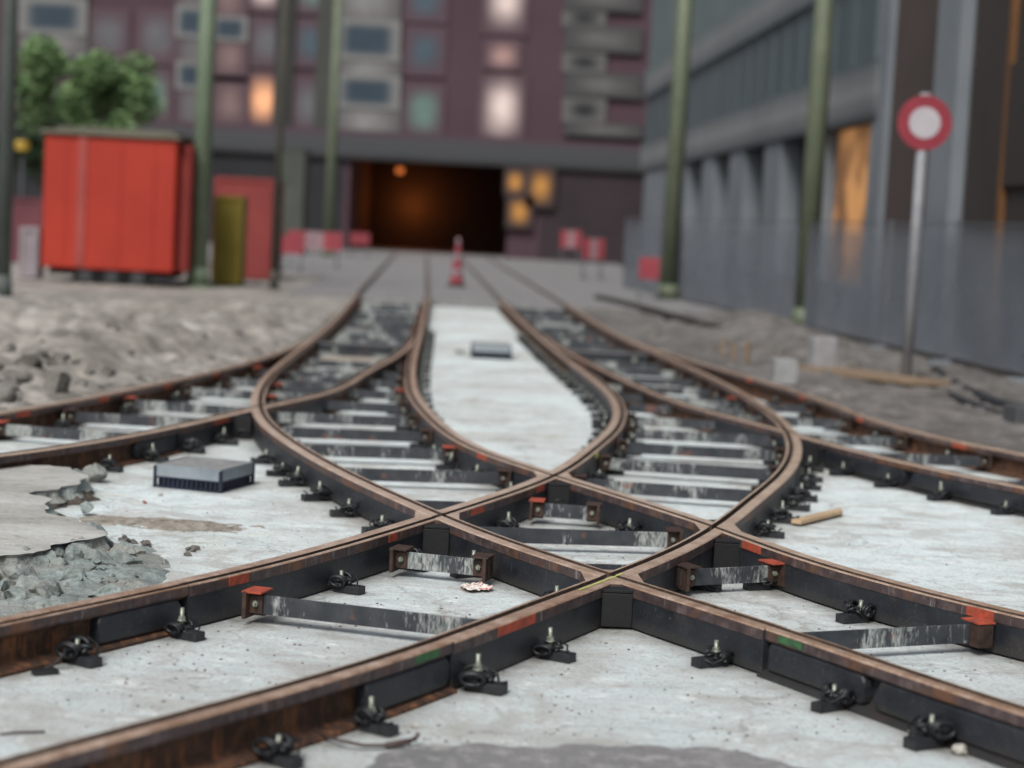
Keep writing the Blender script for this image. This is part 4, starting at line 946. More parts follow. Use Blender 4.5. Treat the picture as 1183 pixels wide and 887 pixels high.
# ================================================================ background
def soft(name, inner, outer, edge=.6, emit=0): return soft_panel(name, inner, outer, min(1.0, edge + .3), emit)
WALLC = (0.078, 0.043, 0.058)
M['bwall'] = mat_simple('purple_brown_brick', (0.068, 0.037, 0.050), (0.088, 0.050, 0.066), .25, .9, 0, .1)
M['bdark'] = mat_simple('dark_recess', (0.010, 0.011, 0.014), (0.018, 0.018, 0.022), .5, .8, 0, 0)
M['bpale'] = mat_simple('pale_balcony_render', (0.16, 0.16, 0.155), (0.23, 0.225, 0.215), .4, .9, 0, .1)
M['slabedge'] = mat_simple('grey_canopy', (0.05, 0.055, 0.06), (0.08, 0.085, 0.09), .5, .9, 0, 0)
def vband(name, stops, rough=.85):  # lens blur put into the colour as soft upper and lower edges
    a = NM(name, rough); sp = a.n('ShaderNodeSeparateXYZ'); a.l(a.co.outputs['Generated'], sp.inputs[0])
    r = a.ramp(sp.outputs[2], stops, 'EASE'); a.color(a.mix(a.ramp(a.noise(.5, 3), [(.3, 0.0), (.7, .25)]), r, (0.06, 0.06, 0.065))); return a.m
YF = 101.0
bld = empty('apartment_building', (-6, YF, 0)); tag(bld, 'purple brown brick apartment building with pale balconies over a dark street passage', 'building')
def attach(o, root):
    o.parent = root; o.matrix_parent_inverse = Matrix.Translation(-Vector(root.location)); return o
def fbox(name, px0, py0, px1, py1, y0, y1, mat, root, bev=0):
    """box whose front face covers the given outline at depth y0"""
    a = at(px0, py0, y0); c = at(px1, py1, y0)
    zt, zb_ = max(a.z, c.z), min(a.z, c.z); x0, x1 = min(a.x, c.x), max(a.x, c.x)
    mid = at((px0 + px1) / 2, (py0 + py1) / 2, y0); w_ = (px1 - px0) / FPX * y0; h_ = (py1 - py0) / FPX * y0
    mb = MB(); mb.box((mid.x, (y0 + y1) / 2, mid.z), (w_, y1 - y0, h_), 0, 0, 0, bev); return attach(mb.build(name, mat), root)
# walls: leave the passage open (x from -9.3 to -0.9, up to 5.2 m)
T0, T1, TH = -9.2, -0.7, 5.4
mb = MB(); mb.box(((-34 + T0) / 2, YF + 6, 11), (T0 + 34, 12, 22)); mb.box(((T1 + 8.4) / 2, YF + 6, 11), (8.4 - T1, 12, 22)); mb.box(((T0 + T1) / 2, YF + 6, (22 + TH) / 2), (T1 - T0, 12, 22 - TH))
attach(mb.build('wall', M['bwall']), bld)
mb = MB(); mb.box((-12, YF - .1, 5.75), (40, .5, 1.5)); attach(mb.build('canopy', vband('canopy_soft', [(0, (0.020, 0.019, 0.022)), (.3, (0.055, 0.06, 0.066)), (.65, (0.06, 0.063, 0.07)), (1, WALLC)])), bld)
mb = MB(); mb.box((-22, YF - .03, 2.6), (25, .1, 5.2)); attach(mb.build('shop_front', M['bdark']), bld)
mb = MB(); mb.box((4.3, YF - .03, 2.6), (6.5, .1, 5.2)); attach(mb.build('shop_front', mat_simple('dim_shop_front', (0.022, 0.014, 0.018), (0.035, 0.022, 0.028), .6, .8, 0, 0)), bld)
wm = {
 'blue': soft('pane_blue', (0.06, 0.10, 0.13), WALLC), 'grey': soft('pane_grey', (0.13, 0.135, 0.15), WALLC), 'teal': soft('pane_teal', (0.14, 0.24, 0.21), WALLC),
 'lit': soft('pane_lit', (0.75, 0.36, 0.18), WALLC, .7, .85), 'cream': soft('pane_cream', (0.62, 0.50, 0.46), WALLC, .75, .55), 'pink': soft('pane_pink', (0.40, 0.24, 0.22), WALLC, .8, .25),
 'dkblue': soft('pane_dark_blue', (0.022, 0.045, 0.07), (0.20, 0.20, 0.195), .25), 'black': soft('pane_black', (0.008, 0.009, 0.012), (0.12, 0.12, 0.12), .6)}
def win(px0, py0, px1, py1, kind, e=8):
    o = fbox('window', px0 - e, py0 - e, px1 + e, py1 + e, YF - .12, YF, wm[kind], bld)
for a in ((108, 18, 142, 62, 'grey'), (165, 18, 198, 66, 'grey'), (160, 86, 192, 136, 'teal'), (292, 28, 326, 70, 'grey'), (288, 90, 322, 140, 'lit'), (344, 30, 374, 70, 'blue'), (342, 96, 372, 148, 'grey'),
          (474, -18, 510, 18, 'blue'), (474, 38, 508, 80, 'blue'), (472, 104, 506, 153, 'teal'), (348, -30, 376, 8, 'teal'), (290, -30, 322, 5, 'cream'),
          (566, -40, 604, 32, 'cream'), (566, 52, 596, 76, 'pink'), (560, 90, 600, 160, 'cream'), (20, 95, 80, 150, 'grey'), (100, 100, 140, 150, 'grey')): win(*a)
# pale columns of bays left
M['bsoft'] = soft('balcony_render', (0.25, 0.25, 0.24), (0.10, 0.095, 0.10), .75)
def bay(px0, px1, dark, pales, mat=None, d=1.1):
    for i, (y0, y1) in enumerate(pales): fbox('balcony', px0 - 3, y0 - 4, px1 + 3, y1 + 4, YF - .28 , YF + .1, mat or M['bsoft'], bld)
    for (y0, y1) in dark: fbox('window', px0 - 2, y0 - 3, px1 + 2, y1 + 3, YF - .34, YF, wm['dkblue'], bld)
bay(388, 460, [(26, 66), (90, 122)], [(-30, 30), (62, 96), (120, 160)])
bay(24, 98, [(2, 36)], [(34, 62), (-30, 4)])
bay(205, 238, [(10, 40), (74, 100)], [(-30, 14), (38, 76), (98, 148)], soft('bay_grey', (0.13, 0.13, 0.135), WALLC, .5))
bay(246, 284, [(22, 44)], [(-30, 24), (42, 90), (92, 146)], soft('bay_pinkish', (0.24, 0.16, 0.15), WALLC, .8))
pb = soft('balcony_dim', (0.14, 0.14, 0.135), (0.05, 0.05, 0.052), .7)
for (y0, y1) in ((-20, 12), (30, 60), (84, 112), (142, 158)): fbox('balcony', 652, y0, 742, y1, YF - .28, YF + .1, pb, bld)
for (y0, y1) in ((10, 32), (60, 84), (112, 142)): fbox('window', 650, y0, 700, y1, YF - .2, YF, wm['black'], bld)
fbox('drainpipe_shaft', 318, -60, 340, 160, YF - .3, YF, mat_simple('dark_shaft', (0.03, 0.032, 0.03), (0.045, 0.045, 0.042), .4, .9, 0, 0), bld)
fbox('stair_shaft', 366, -60, 388, 160, YF - .3, YF, mat_simple('dark_shaft_green', (0.05, 0.055, 0.05), (0.07, 0.07, 0.065), .4, .9, 0, 0), bld)
# passage interior; the cross wall is added to catch the orange glow
mb = MB(); x = (T0 + T1) / 2
mb.box((x, YF + 25, .005), (T1 - T0, 26, .02)); mb.box((x, YF + 14.5, TH / 2), (T1 - T0 + 1, .3, TH)); mb.box((T0 - .1, YF + 25, TH / 2), (.2, 26, TH)); mb.box((T1 + .1, YF + 25, TH / 2), (.2, 26, TH)); mb.box((x, YF + 25, TH + .1), (T1 - T0, 26, .2))
attach(mb.build('passage', mat_simple('passage_wall', (0.020, 0.015, 0.014), (0.035, 0.025, 0.022), .5, .9, 0, 0)), bld)
def lamp(name, p, r, col, e, label, cat='lamp'):
    a = NM(name + '_glow', .5); a.b.inputs['Base Color'].default_value = (*col, 1); a.b.inputs['Emission Color'].default_value = (*col, 1); a.b.inputs['Emission Strength'].default_value = e
    root = empty(name, p); tag(root, label, cat)
    mb = MB(); mb.cyl((0, 0, -r), (0, 0, -r * .4), r * .75, r, n=16); mb.cyl((0, 0, -r * .4), (0, 0, r * .5), r, n=16); mb.build('lamp_glass', a.m, root)
    mb = MB(); mb.cyl((0, 0, r * .5), (0, 0, r), r * 1.1, r * .5, n=16); mb.cyl((0, 0, r), (0, 0, r + .4), .03, n=6); mb.build('lamp_cap', M['rubber'], root)
    return root
p = at(462, 196, YF + 3)
lamp('passage_lamp', p, .20, (.8, .2, .05), .9, 'orange lamp glowing inside the dark street passage')
ld = bpy.data.lights.new('passage_light', 'POINT'); ld.energy = 150; ld.shadow_soft_size = .6; ld.color = (1, .28, .06); ld.shadow_soft_size = .4
lo = bpy.data.objects.new('passage_light', ld); COL.objects.link(lo); lo.location = (p.x + .2, YF + 13.0, 2.9)
p = at(458, 226, YF + 8);
# lit yellow notice panels right of the passage
yl = soft('amber_lit_panel', (0.55, 0.25, 0.05), (0.03, 0.018, 0.02), .8, .25)
rt = empty('lit_shop_window', at(610, 230, YF - .5)); tag(rt, 'amber lit shop window beside the passage', 'shop window')
for a in ((582, 194, 608, 226), (608, 192, 642, 240), (584, 226, 616, 264)):
    fbox('pane', *a, YF - .4, YF - .2, yl, rt)
# ---- building behind right end: low dark volumes
# ---- right-hand office building: facade line X = FA + FB*Y
FB = -.0473; FA = 9.47
def fy(px, py):
    d = ray(px, py); t = FA / (d.x - FB * d.y); return d.y * t
FANG = math.atan2(1, FB)      # direction of the facade, pointing away from the camera
def wallbox(name, ya, yb, z0, z1, d0, d1, mat, root, bev=0):
    """box on the facade between depths ya..yb, from d0 in front (negative = towards the street) to d1 behind"""
    t = Vector((FB, 1, 0)).normalized(); nrm = Vector((1, -FB, 0)).normalized()
    A = Vector((FA + FB * ya, ya, 0)); B = Vector((FA + FB * yb, yb, 0)); L = (B - A).length
    c = (A + B) / 2 + nrm * (d0 + d1) / 2
    me = MB().box((0, 0, 0), (d1 - d0, L, z1 - z0), 0, 0, 0, bev).mesh(name)
    o = link(name, me, mat, None, (c.x, c.y, (z0 + z1) / 2)); o.rotation_euler = (0, 0, math.atan2(t.y, t.x) - math.pi / 2); return attach(o, root)
off = empty('office_building', (6, 84, 0)); tag(off, 'blue grey office building with pale concrete bands and dark ground floor openings on the right', 'building')
M['oband'] = mat_simple('pale_concrete_band', (0.19, 0.205, 0.215), (0.24, 0.26, 0.27), .4, .9, 0, .1)
M['oglass'] = mat_simple('blue_grey_cladding', (0.062, 0.092, 0.105), (0.095, 0.128, 0.142), .3, .5, 0, 0)
M['oglass2'] = mat_simple('green_grey_cladding', (0.12, 0.17, 0.175), (0.17, 0.22, 0.225), .3, .5, 0, 0)
M['opier'] = mat_simple('grey_pier', (0.16, 0.185, 0.21), (0.21, 0.235, 0.26), .5, .9, 0, .1)
M['odark'] = mat_simple('dark_opening', (0.008, 0.012, 0.016), (0.018, 0.026, 0.032), .5, .4, 0, 0)
Y0, Y1 = fy(1012, 200), 86.0
wallbox('core', Y0, Y1, 0, 18, .5, 8, M['odark'], off)
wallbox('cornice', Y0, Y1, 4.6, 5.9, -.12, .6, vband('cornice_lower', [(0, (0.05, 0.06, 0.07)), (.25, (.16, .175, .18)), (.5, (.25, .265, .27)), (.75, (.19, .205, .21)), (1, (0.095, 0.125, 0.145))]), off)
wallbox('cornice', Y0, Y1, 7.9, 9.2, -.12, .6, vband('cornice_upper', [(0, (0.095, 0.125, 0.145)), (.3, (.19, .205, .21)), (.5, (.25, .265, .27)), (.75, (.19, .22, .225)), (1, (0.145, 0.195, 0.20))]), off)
wallbox('cladding', Y0, Y1, 5.6, 8.2, .0, .6, M['oglass'], off)
wallbox('cladding', Y0, Y1, 8.9, 18, .0, .6, M['oglass2'], off)
M['mull'] = soft('mullion_soft', (0.13, 0.15, 0.165), (0.095, 0.125, 0.145), 1.0)
for i in range(22):
    y = Y0 + (Y1 - Y0) * (i + .5) / 22
    wallbox('mullion', y - .22, y + .22, 5.9, 7.9, -.03, .05, M['mull'], off)
# ground floor piers between the openings
op = [(794, 812), (825, 843), (860, 883), (902, 930), (950, 1008)]
prev = 745
for a, b in op:
    ya, yb = fy(prev, 220), fy(a, 220)
    wallbox('pier', yb, ya, 0, 4.6, -.05, .6, M['opier'], off); prev = b
wallbox('pier', Y0, Y0 + .5, 0, 18, -.06, .6, M['opier'], off)
wallbox('plinth', Y0, Y1, 0, 1.0, -.08, .6, M['opier'], off)
wl = soft('amber_office_window', (0.66, 0.30, 0.10), (0.02, 0.02, 0.022), .6, .6)
a = NM('amber_glow', .6); g_ = a.ramp(a.noise(.55, 2), [(.35, (0.05, 0.025, 0.018)), (.5, (.28, .13, .05)), (.62, (.55, .27, .10))]); a.color(g_); a.l(g_, a.b.inputs['Emission Color']); a.b.inputs['Emission Strength'].default_value = .55
wallbox('lit_window', fy(1010, 200), fy(948, 200), 1.0, 4.6, .3, .45, a.m, off)
# near brown brick building
br = empty('brick_building', (8, 33, 0)); tag(br, 'dark brown building with pale vertical fins at the right edge of the street', 'building')
M['brn'] = mat_simple('brown_brick', (0.055, 0.040, 0.037), (0.08, 0.058, 0.05), .5, .9, 0, .1)
M['brn2'] = mat_simple('dark_brown_brick', (0.024, 0.020, 0.019), (0.040, 0.031, 0.028), .5, .9, 0, .1)
Yc = fy(1085, 200); Yd = fy(1112, 200)
wallbox('wall', Yd, Y0 - .02, 0, 18, .02, 8, M['brn'], br)
wallbox('wall', 18, Yd - .02, 0, 18, .06, 8, M['brn2'], br)
wallbox('fin', Yd, Yc, 0, 18, -.22, .05, M['opier'], br)
wallbox('fin', Y0 - .9, Y0 - .3, 0, 18, -.12, .05, M['opier'], br)
yn0, yn1 = fy(1186, 100), fy(1164, 100)
amb = soft('amber_display', (0.60, 0.26, 0.05), (0.03, 0.024, 0.022), .8, .5)
wallbox('lit_display', yn0 - 1.5, yn1, 3.0, 5.0, -.02, .1, amb, br)
a2 = mat_simple('amber_strip', (0.10, 0.045, 0.015), (0.2, 0.085, 0.02), .6, .7, 0, 0)
wallbox('amber_strip', yn1 - .15, yn1 + .05, 0, 18, -.03, .06, a2, br)
# ---- site fence
a = NM('fence_netting', .9); a.color(a.ramp(a.noise(.8, 4), [(.3, (.15, .175, .205)), (.7, (.21, .235, .27))]))
tr = a.n('ShaderNodeBsdfTransparent'); mx = a.n('ShaderNodeMixShader'); sp = a.n('ShaderNodeSeparateXYZ'); a.l(a.co.outputs['Generated'], sp.inputs[0]); a.l(a.math('MULTIPLY', a.ramp(sp.outputs[2], [(.0, .75), (.55, .62), (.85, .45), (1.0, .12)]), a.ramp(a.noise(1.4, 3), [(.3, .8), (.7, 1.0)])), mx.inputs[0])
a.l(tr.outputs[0], mx.inputs[1]); a.l(a.b.outputs[0], mx.inputs[2]); a.l(mx.outputs[0], a.t.nodes['Material Output'].inputs[0])
M['net'] = a.m; M['tube'] = mat_simple('fence_tube', (.13, .15, .165), (.19, .20, .22), 3, .5, .5)
f0, f1 = Vector((7.75, 23.5)), Vector((3.35, 60)); nF = 11
for i in range(nF):
    A = f0.lerp(f1, i / nF); B = f0.lerp(f1, (i + 1) / nF); d = B - A; L = d.length
    root = empty('fence_panel', (A.x, A.y, 0), math.atan2(d.y, d.x)); tag(root, '%s netting covered site fence panel counted from the right edge' % ordn(i), 'fence', 'site fence panels along the right pavement')
    MB().box((L / 2, 0, 1.25), (L - .1, .012, 2.1)).build('netting', M['net'], root)
    mb = MB()
    for x_ in (.03, L - .03): mb.cyl((x_, 0, .05), (x_, 0, 2.38), .017, n=8)
    for z_ in (.2, 2.33): mb.cyl((.03, 0, z_), (L - .03, 0, z_), .012, n=8)
    mb.build('frame', M['tube'], root)
    MB().box((0.02, 0, .07), (.22, .6, .14), 0, 0, 0, .02).build('foot_block', M['opier'], root)
# ---- poles
M['pole'] = mat_simple('green_painted_pole', (0.13, 0.18, 0.12), (0.18, 0.23, 0.155), 2, .6, .1, 0)
M['pole2'] = mat_simple('dark_green_pole', (0.11, 0.135, 0.085), (0.15, 0.18, 0.12), 2, .6, .1, 0)
M['pole3'] = mat_simple('grey_green_pole', (0.09, 0.12, 0.105), (0.12, 0.15, 0.13), 2, .6, .1, 0)
def pole(p, r, h, mat, label, arms=True):
    root = empty('tram_pole', p); tag(root, label, 'pole', 'overhead line poles along the street')
    mb = MB(); mb.cyl((0, 0, 0), (0, 0, h), r, r * .8, n=16); mb.build('shaft', mat, root)
    mb = MB(); mb.cyl((0, 0, 0), (0, 0, .12), r * 1.9, n=16); mb.cyl((0, 0, .12), (0, 0, .55), r * 1.28, r * 1.1, n=16); mb.build('base_collar', mat, root)
    mb = MB(); mb.cyl((0, 0, h), (0, 0, h + .1), r * .95, r * .2, n=16); mb.build('cap', mat, root)
    return root
pole(ground(228, 335), .23, 11, M['pole'], 'pale green pole just right of the red site trailer')
pole(ground(928, 386), .23, 11, M['pole2'], 'dark green pole in front of the amber lit office window')
pole(ground(771, 352), .25, 12, M['pole2'], 'thin dark green pole at the far end of the office building')
pole(ground(378, 300), .22, 13, M['pole2'], 'thick dim green pole left of the dark passage')
pole(ground(316, 338), .09, 10, mat_simple('brown_pole', (.05, .05, .04), (.08, .075, .06), 2, .8, 0, 0), 'slim brown pole between the yellow cabinet and the red barriers')
pole(ground(2, 352), .15, 12, mat_simple('grey_pole', (.075, .09, .085), (.10, .12, .11), 2, .7, 0, 0), 'grey pole cut by the left edge of the picture')
# ---- road sign: round, red ring, white middle
M['signred'] = mat_simple('sign_red', (0.24, 0.025, 0.04), (0.30, 0.035, 0.055), 5, .5, 0, 0)
M['signwhite'] = mat_simple('sign_white', (0.42, 0.40, 0.44), (0.50, 0.48, 0.51), 5, .5, 0, 0)
p = at(1067, 142, 25.5); root = empty('road_sign', (p.x, p.y, 0)); tag(root, 'round road sign with red ring and white centre on a grey post', 'road sign')
mb = MB(); mb.cyl((0, 0, 0), (0, 0, p.z + .4), .075, n=12); mb.build('post', mat_simple('sign_post', (.22, .23, .25), (.30, .31, .33), 3, .6, .1), root)
b = bmesh.new()
def disc(r, y, mi):
    vs = [b.verts.new((math.cos(i * math.tau / 40) * r, y, p.z + math.sin(i * math.tau / 40) * r)) for i in range(40)]; return vs
A = disc(.365, -.05, 0); B = disc(.365, -.075, 0); C_ = disc(.20, -.075, 0)
for i in range(40):
    j = (i + 1) % 40; b.faces.new((A[i], A[j], B[j], B[i])); b.faces.new((B[i], B[j], C_[j], C_[i]))
b.faces.new(A); bmesh.ops.recalc_face_normals(b, faces=b.faces); me = bpy.data.meshes.new('ring'); b.to_mesh(me); b.free(); link('red_ring', me, M['signred'], root)
mb = MB(); mb.cyl((0, -.07, p.z), (0, -.079, p.z), .21, n=40); mb.build('white_centre', M['signwhite'], root)
# ---- red site trailer
M['tred'] = mat_simple('trailer_red', (0.33, 0.018, 0.006), (0.42, 0.028, 0.009), .6, .6, 0, .1)
M['tred2'] = mat_simple('trailer_dark_red', (0.17, 0.012, 0.008), (0.22, 0.018, 0.012), .6, .7, 0, .1)
M['troof'] = mat_simple('trailer_roof', (0.11, 0.11, 0.08), (0.17, 0.16, 0.12), 1, .8, 0, .1)
YT = 44.0
rt = empty('site_trailer', (at(130, 300, YT).x, YT, 0), math.radians(1.5)); tag(rt, 'bright red box shaped site trailer with grey roof on dark wheels', 'trailer')
cx = rt.location.x; xl = at(50, 230, YT).x - cx; xr = at(202, 235, YT).x - cx; zt = at(130, 157, YT).z; zb2 = at(130, 312, YT).z; W = xr - xl; xm = (xl + xr) / 2
MB().box((xm, 1.5, (zt + zb2) / 2), (W, 3.0, zt - zb2), 0, 0, 0, .05).build('body', M['tred'], rt)
MB().box((xr + .16, 1.62, (zt + zb2) / 2 - .05), (.32, 2.7, zt - zb2 - .15), 0, 0, 0, .05).build('end_panel', M['tred2'], rt)
mb = MB(); mb.box((xm, 1.5, zt + .03), (W + .2, 3.2, .10), 0, 0, 0, .04); mb.box((xm + .1, 1.5, zt + .12), (W - .3, 2.8, .10), 0, 0, 0, .05); mb.build('roof', M['troof'], rt)
mb = MB()
for i in (2, 7, 10):
    if 1: mb.box((xl + W * i / 12, -.004, (zt + zb2) / 2), (.03, .03, zt - zb2 - .2))
mb.build('ribs', M['tred'], rt)
MB().box((xl + W * .29, -.012, (zt + zb2) / 2), (.20, .04, zt - zb2 - .1)).build('door_seam', mat_simple('faded_red', (.30, .05, .04), (.38, .07, .06), 1, .7, 0, 0), rt)
MB().box((xm, 1.4, zb2 - .09), (W * .92, 2.2, .14)).build('chassis', M['bdark'], rt)
for x_ in (xl + W * .32, xl + W * .52, xl + W * .72):
    mb = MB(); mb.cyl((x_, .25, .30), (x_, .5, .30), .30, n=24); w_ = mb.build('wheel', M['rubber'], rt)
    mb = MB(); mb.cyl((x_, .24, .30), (x_, .26, .30), .15, n=16); mb.build('rim', M['tube'], w_)
# ---- red container and yellow cabinet right of the trailer
def container(pa, pb, pt, pbm, Y, dep, mat, name, label, cat):
    A = at(pa, (pt + pbm) / 2, Y); B = at(pb, (pt + pbm) / 2, Y); zt = at((pa + pb) / 2, pt, Y).z; w_ = B.x - A.x
    rt = empty(name, ((A.x + B.x) / 2, Y, 0)); tag(rt, label, cat)
    MB().box((0, dep / 2, zt / 2 + .05), (w_, dep, zt - .1), 0, 0, 0, .04).build('body', mat, rt)
    mb = MB()
    for s in (-1, 1): mb.box((s * (w_ / 2 - .05), -.01, zt / 2 + .05), (.10, .06, zt - .12))
    mb.box((0, -.012, zt - .06), (w_ - .2, .06, .10)); mb.box((0, -.012, .15), (w_ - .2, .06, .10)); mb.build('door_frame', mat, rt)
    MB().box((0, dep / 2, .04), (w_ * .9, dep * .9, .08)).build('skid', M['bdark'], rt)
    return rt
container(246, 314, 205, 318, 52, 2.4, mat_simple('dull_red', (.20, .03, .03), (.28, .05, .045), .8, .8, 0, 0), 'red_container', 'dull red steel container between the pale green pole and the slim brown pole', 'container')
container(246, 279, 226, 330, 47, .9, mat_simple('dull_yellow', (.20, .16, .02), (.30, .24, .04), .8, .8, 0, 0), 'yellow_cabinet', 'yellow cabinet standing in front of the dull red container', 'cabinet')
container(318, 350, 170, 300, 85, 2, mat_simple('dim_kiosk', (.05, .06, .05), (.08, .09, .075), .8, .8, 0, 0), 'street_kiosk', 'dim green kiosk left of the thick pole by the passage', 'kiosk')
container(8, 48, 228, 330, 56, 1.5, mat_simple('dim_purple_red', (.10, .03, .04), (.16, .05, .06), .8, .8, 0, 0), 'skip', 'dim purple red skip left of the red trailer', 'skip')
container(22, 44, 262, 345, 45, .6, mat_simple('pale_cabinet', (.22, .20, .22), (.32, .29, .31), .8, .8, 0, 0), 'grey_cabinet', 'pale grey utility cabinet beside the left end of the red trailer', 'cabinet')
# ---- red and white barriers
M['bred'] = mat_simple('barrier_red', (0.25, 0.035, 0.05), (0.32, 0.05, 0.065), 2, .6, 0, 0)
M['bwhite'] = mat_simple('barrier_white', (0.24, 0.15, 0.17), (0.30, 0.20, 0.22), 2, .6, 0, 0)
def barrier(p, w_, h, n_, label, rz=0):
    root = empty('barrier', p, rz); tag(root, label, 'barrier', 'red and white site barriers')
    mb = MB()
    for i in range(n_): mb.box((-w_ / 2 + w_ * (i + .5) / n_, 0, h * .72), (w_ / n_ - .004, .05, h * .5), 0, 0, i % 2)
    mb.build('board', [M['bred'], M['bwhite']], root)
    for s in (-1, 1):
        mb = MB(); mb.box((s * w_ * .42, .06, h / 2), (.06, .05, h)); mb.box((s * w_ * .42, 0, .04), (.12, .6, .08)); mb.build('leg', M['tube'], root)
    return root
barrier(ground(362, 308, ROADZ), 1.9, 1.25, 3, 'wide red barrier board just left of the passage, mostly red')
barrier(ground(336, 312, ROADZ), .7, 1.1, 1, 'small plain red barrier between the slim brown pole and the wide red barrier')
barrier(ground(415, 296, ROADZ), .9, 1.1, 1, 'small red barrier at the left foot of the passage')
barrier(ground(658, 305, ROADZ), 1.0, 1.7, 3, 'tall red barrier at the far right side of the road')
barrier(ground(684, 322, ROADZ), .8, 1.5, 3, 'red and white barrier standing nearer the fence end', .3)
barrier(ground(748, 346, ROADZ), .55, 1.15, 1, 'single red barrier post board in front of the fence netting')
def marker(p, h, label):
    root = empty('marker_cone', p); tag(root, label, 'cone')
    mb = MB(); mb.box((0, 0, .03), (.5, .5, .06), 0, 0, 0, .01); mb.build('base', M['rubber'], root)
    n_ = 6
    mb = MB()
    for i in range(n_):
        z0 = .06 + (h - .06) * i / n_; z1 = .06 + (h - .06) * (i + 1) / n_
        mb.cyl((0, 0, z0), (0, 0, z1), .20 - .15 * i / n_, .20 - .15 * (i + 1) / n_, n=20, mi=i % 2)
    mb.build('cone_body', [M['bred'], M['bwhite']], root)
marker(ground(527, 331, ROADZ), 1.35, 'tall red and white cone standing in the middle of the far road')
# ---- tree behind the trailer
def tree(base, h, cr, label, seed, cols, n=2600):
    rnd = random.Random(seed); root = empty('tree', base); tag(root, label, 'tree')
    mb = MB(); mb.tube([(0, 0, 0), (.05, 0, h * .3), (-.05, .05, h * .55), (.05, 0, h * .8)], lambda t: .16 - .11 * t, 8)
    for i in range(7):
        a = i * 2.4; z = h * (.42 + .05 * i); mb.tube([(0, 0, z), (math.cos(a) * cr * .45, math.sin(a) * cr * .45, z + .5), (math.cos(a) * cr * .8, math.sin(a) * cr * .8, z + .9)], lambda t: .06 - .045 * t, 6)
    mb.build('trunk', mat_simple('bark', (.04, .035, .03), (.07, .06, .05), 6, .9), root)
    b = bmesh.new(); cl = [(Vector((rnd.uniform(-1, 1) * cr, rnd.uniform(-.8, .8) * cr, h * .84 + rnd.uniform(-.2, .2) * h)), rnd.uniform(.35, .75)) for _ in range(34)]
    for i in range(n):
        c, r = rnd.choice(cl); v = Vector((rnd.gauss(0, 1), rnd.gauss(0, 1), rnd.gauss(0, 1))).normalized() * r * rnd.random() ** .4
        s = rnd.uniform(.06, .13); R = Matrix.Rotation(rnd.random() * 6.3, 3, 'Z') @ Matrix.Rotation(rnd.uniform(-1.2, 1.2), 3, 'X')
        q = [c + v + R @ Vector(t) * s for t in ((-1, 0, 0), (0, -.5, .1), (1.1, 0, 0), (0, .5, .1))]
        f = b.faces.new([b.verts.new(x) for x in q])
    me = bpy.data.meshes.new('crown'); b.to_mesh(me); b.free()
    a = NM('leaves_%d' % seed, .7); a.color(a.ramp(a.noise(1.3, 3), [(.35, cols[0]), (.65, cols[1])])); link('crown', me, a.m, root)
g_ = at(92, 120, 56)
tree((g_.x, 56, 0), 6.0, 1.95, 'leafy green tree behind the red site trailer', 3, ((.12, .22, .09), (.24, .36, .16)), 13000)
g_ = at(35, 170, 60)
tree((g_.x, 62, 0), 4.6, 1.2, 'darker small tree at the far left behind the skip', 8, ((.02, .05, .02), (.05, .09, .03)), 4000)
p = at(26, 166, 57); lamp('yellow_lamp', p, .22, (.45, .30, .04), .12, 'dull yellow lamp at the left behind the trailer')
mb = MB(); mb.cyl((p.x, p.y + .05, 0), (p.x, p.y + .05, p.z - .3), .04, n=8); o = mb.build('lamp_post', M['tube']); tag(o, 'thin post under the dull yellow lamp', 'post')
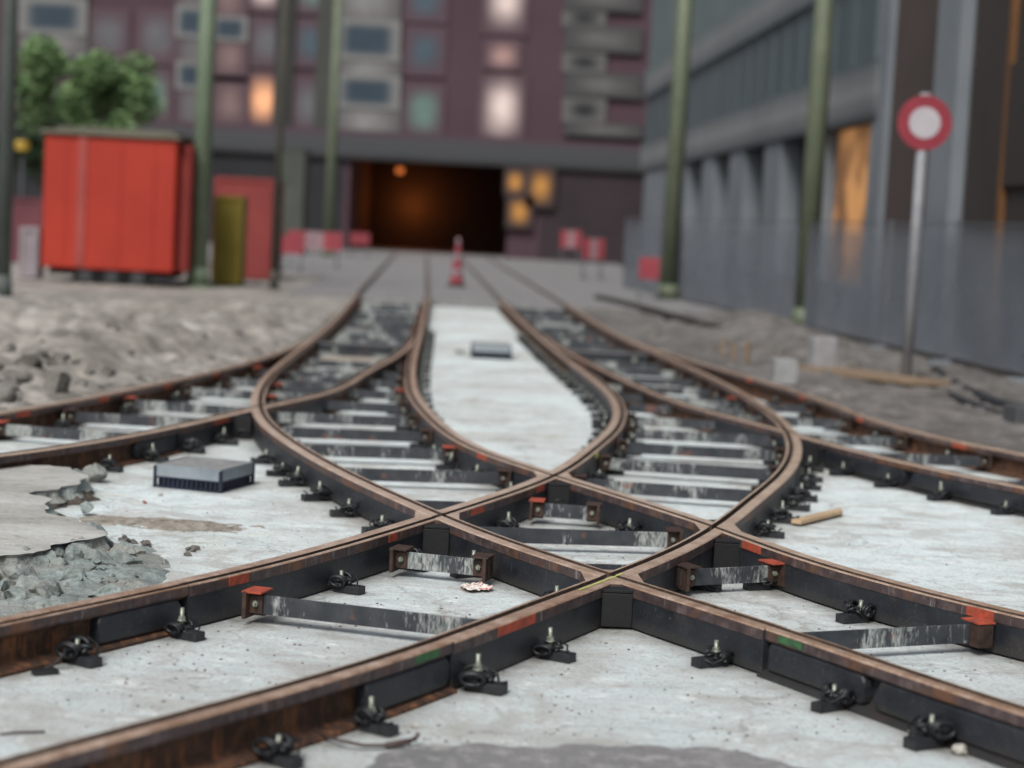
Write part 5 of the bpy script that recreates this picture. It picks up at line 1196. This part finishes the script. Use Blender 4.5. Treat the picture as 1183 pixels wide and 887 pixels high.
# ---- small site things on the right dirt
o = MB().box((0, 0, .21), (.30, .26, .42), .1, 0, 0, .015).build('utility_box', mat_simple('pale_grey_box', (.24, .25, .25), (.34, .35, .35), 5, .8), None, ground(904, 452, .0)); tag(o, 'pale grey square utility box in the dirt right of the right branch rail', 'box')
o = MB().box((0, 0, .30), (.34, .30, .6), .2, 0, 0, .04).build('white_bollard_block', mat_simple('pale_block', (.24, .24, .25), (.32, .32, .33), 5, .8), None, ground(948, 438)); tag(o, 'blurred pale block standing in the dirt below the dark green pole', 'block')
M['stake'] = mat_simple('weathered_stake', (.20, .14, .09), (.30, .22, .15), 12, .9)
for i, (x_, y_, h_) in enumerate(((833, 424, .42), (846, 427, .38), (862, 430, .45))):
    mb = MB(); mb.box((0, 0, h_ / 2), (.05, .05, h_), .3 * i); mb.prism([(-.025, -.025), (.025, -.025), (0, .025)], -.02, 0)
    o = mb.build('wood_stake', M['stake'], None, ground(x_, y_)); tag(o, '%s short wooden stake from the left beside the right curve' % ordn(i), 'stake', 'wooden stakes in the dirt')
mb = MB(); pts = [ground(x_, y_, .05 if i % 2 else .08) for i, (x_, y_) in enumerate(((1080, 428), (1110, 448), (1150, 466), (1195, 474), (1230, 476)))]
mb.tube(pts, .07, 10); tag(mb.build('black_hose', M['rubber']), 'thick black hose lying along the foot of the fence at the right', 'hose')
mb = MB(); pts = [ground(x_, y_, .06) for x_, y_ in ((1060, 434), (1100, 458), (1150, 478), (1200, 486))]; mb.tube(pts, .05, 10); tag(mb.build('black_hose', M['rubber']), 'thinner black hose nearer the rail at the right', 'hose')
o = MB().box((0, 0, .15), (.42, .4, .3), .1, 0, 0, .03).build('dark_crate', M['slabedge'], None, ground(1186, 500)); tag(o, 'dark grey box cut by the right edge beside the hoses', 'box')
mb = MB(); mb.prism([(-1.1, -.25), (1.0, -.35), (1.2, .2), (-.9, .3)], 0, .07); o = mb.build('timber_board', M['stake'], None, ground(1005, 436, .12)); tag(o, 'tan board lying in the dirt at the foot of the fence', 'board'); o.rotation_euler = (0, 0, -.9)
# kerb line curving through the dirt on the right
pts = [ground(x_, y_) for x_, y_ in ((690, 352), (715, 358), (760, 371), (805, 385), (850, 397), (900, 409), (940, 420))]
b = bmesh.new(); rings = []
for i, q in enumerate(pts):
    t = (pts[min(i + 1, len(pts) - 1)] - pts[max(i - 1, 0)]).normalized(); n_ = Vector((-t.y, t.x, 0))
    rings.append([b.verts.new(q + n_ * u + Vector((0, 0, z))) for u, z in ((-.09, 0), (-.09, .26), (.09, .26), (.09, 0))])
for A, B in zip(rings, rings[1:]):
    for i in range(3): b.faces.new((A[i], A[i + 1], B[i + 1], B[i]))
b.faces.new(rings[0]); b.faces.new(rings[-1]); bmesh.ops.recalc_face_normals(b, faces=b.faces)
me = bpy.data.meshes.new('kerb'); b.to_mesh(me); b.free(); tag(link('kerb', me, M['brn2']), kind='structure')
bpy.context.view_layer.update()
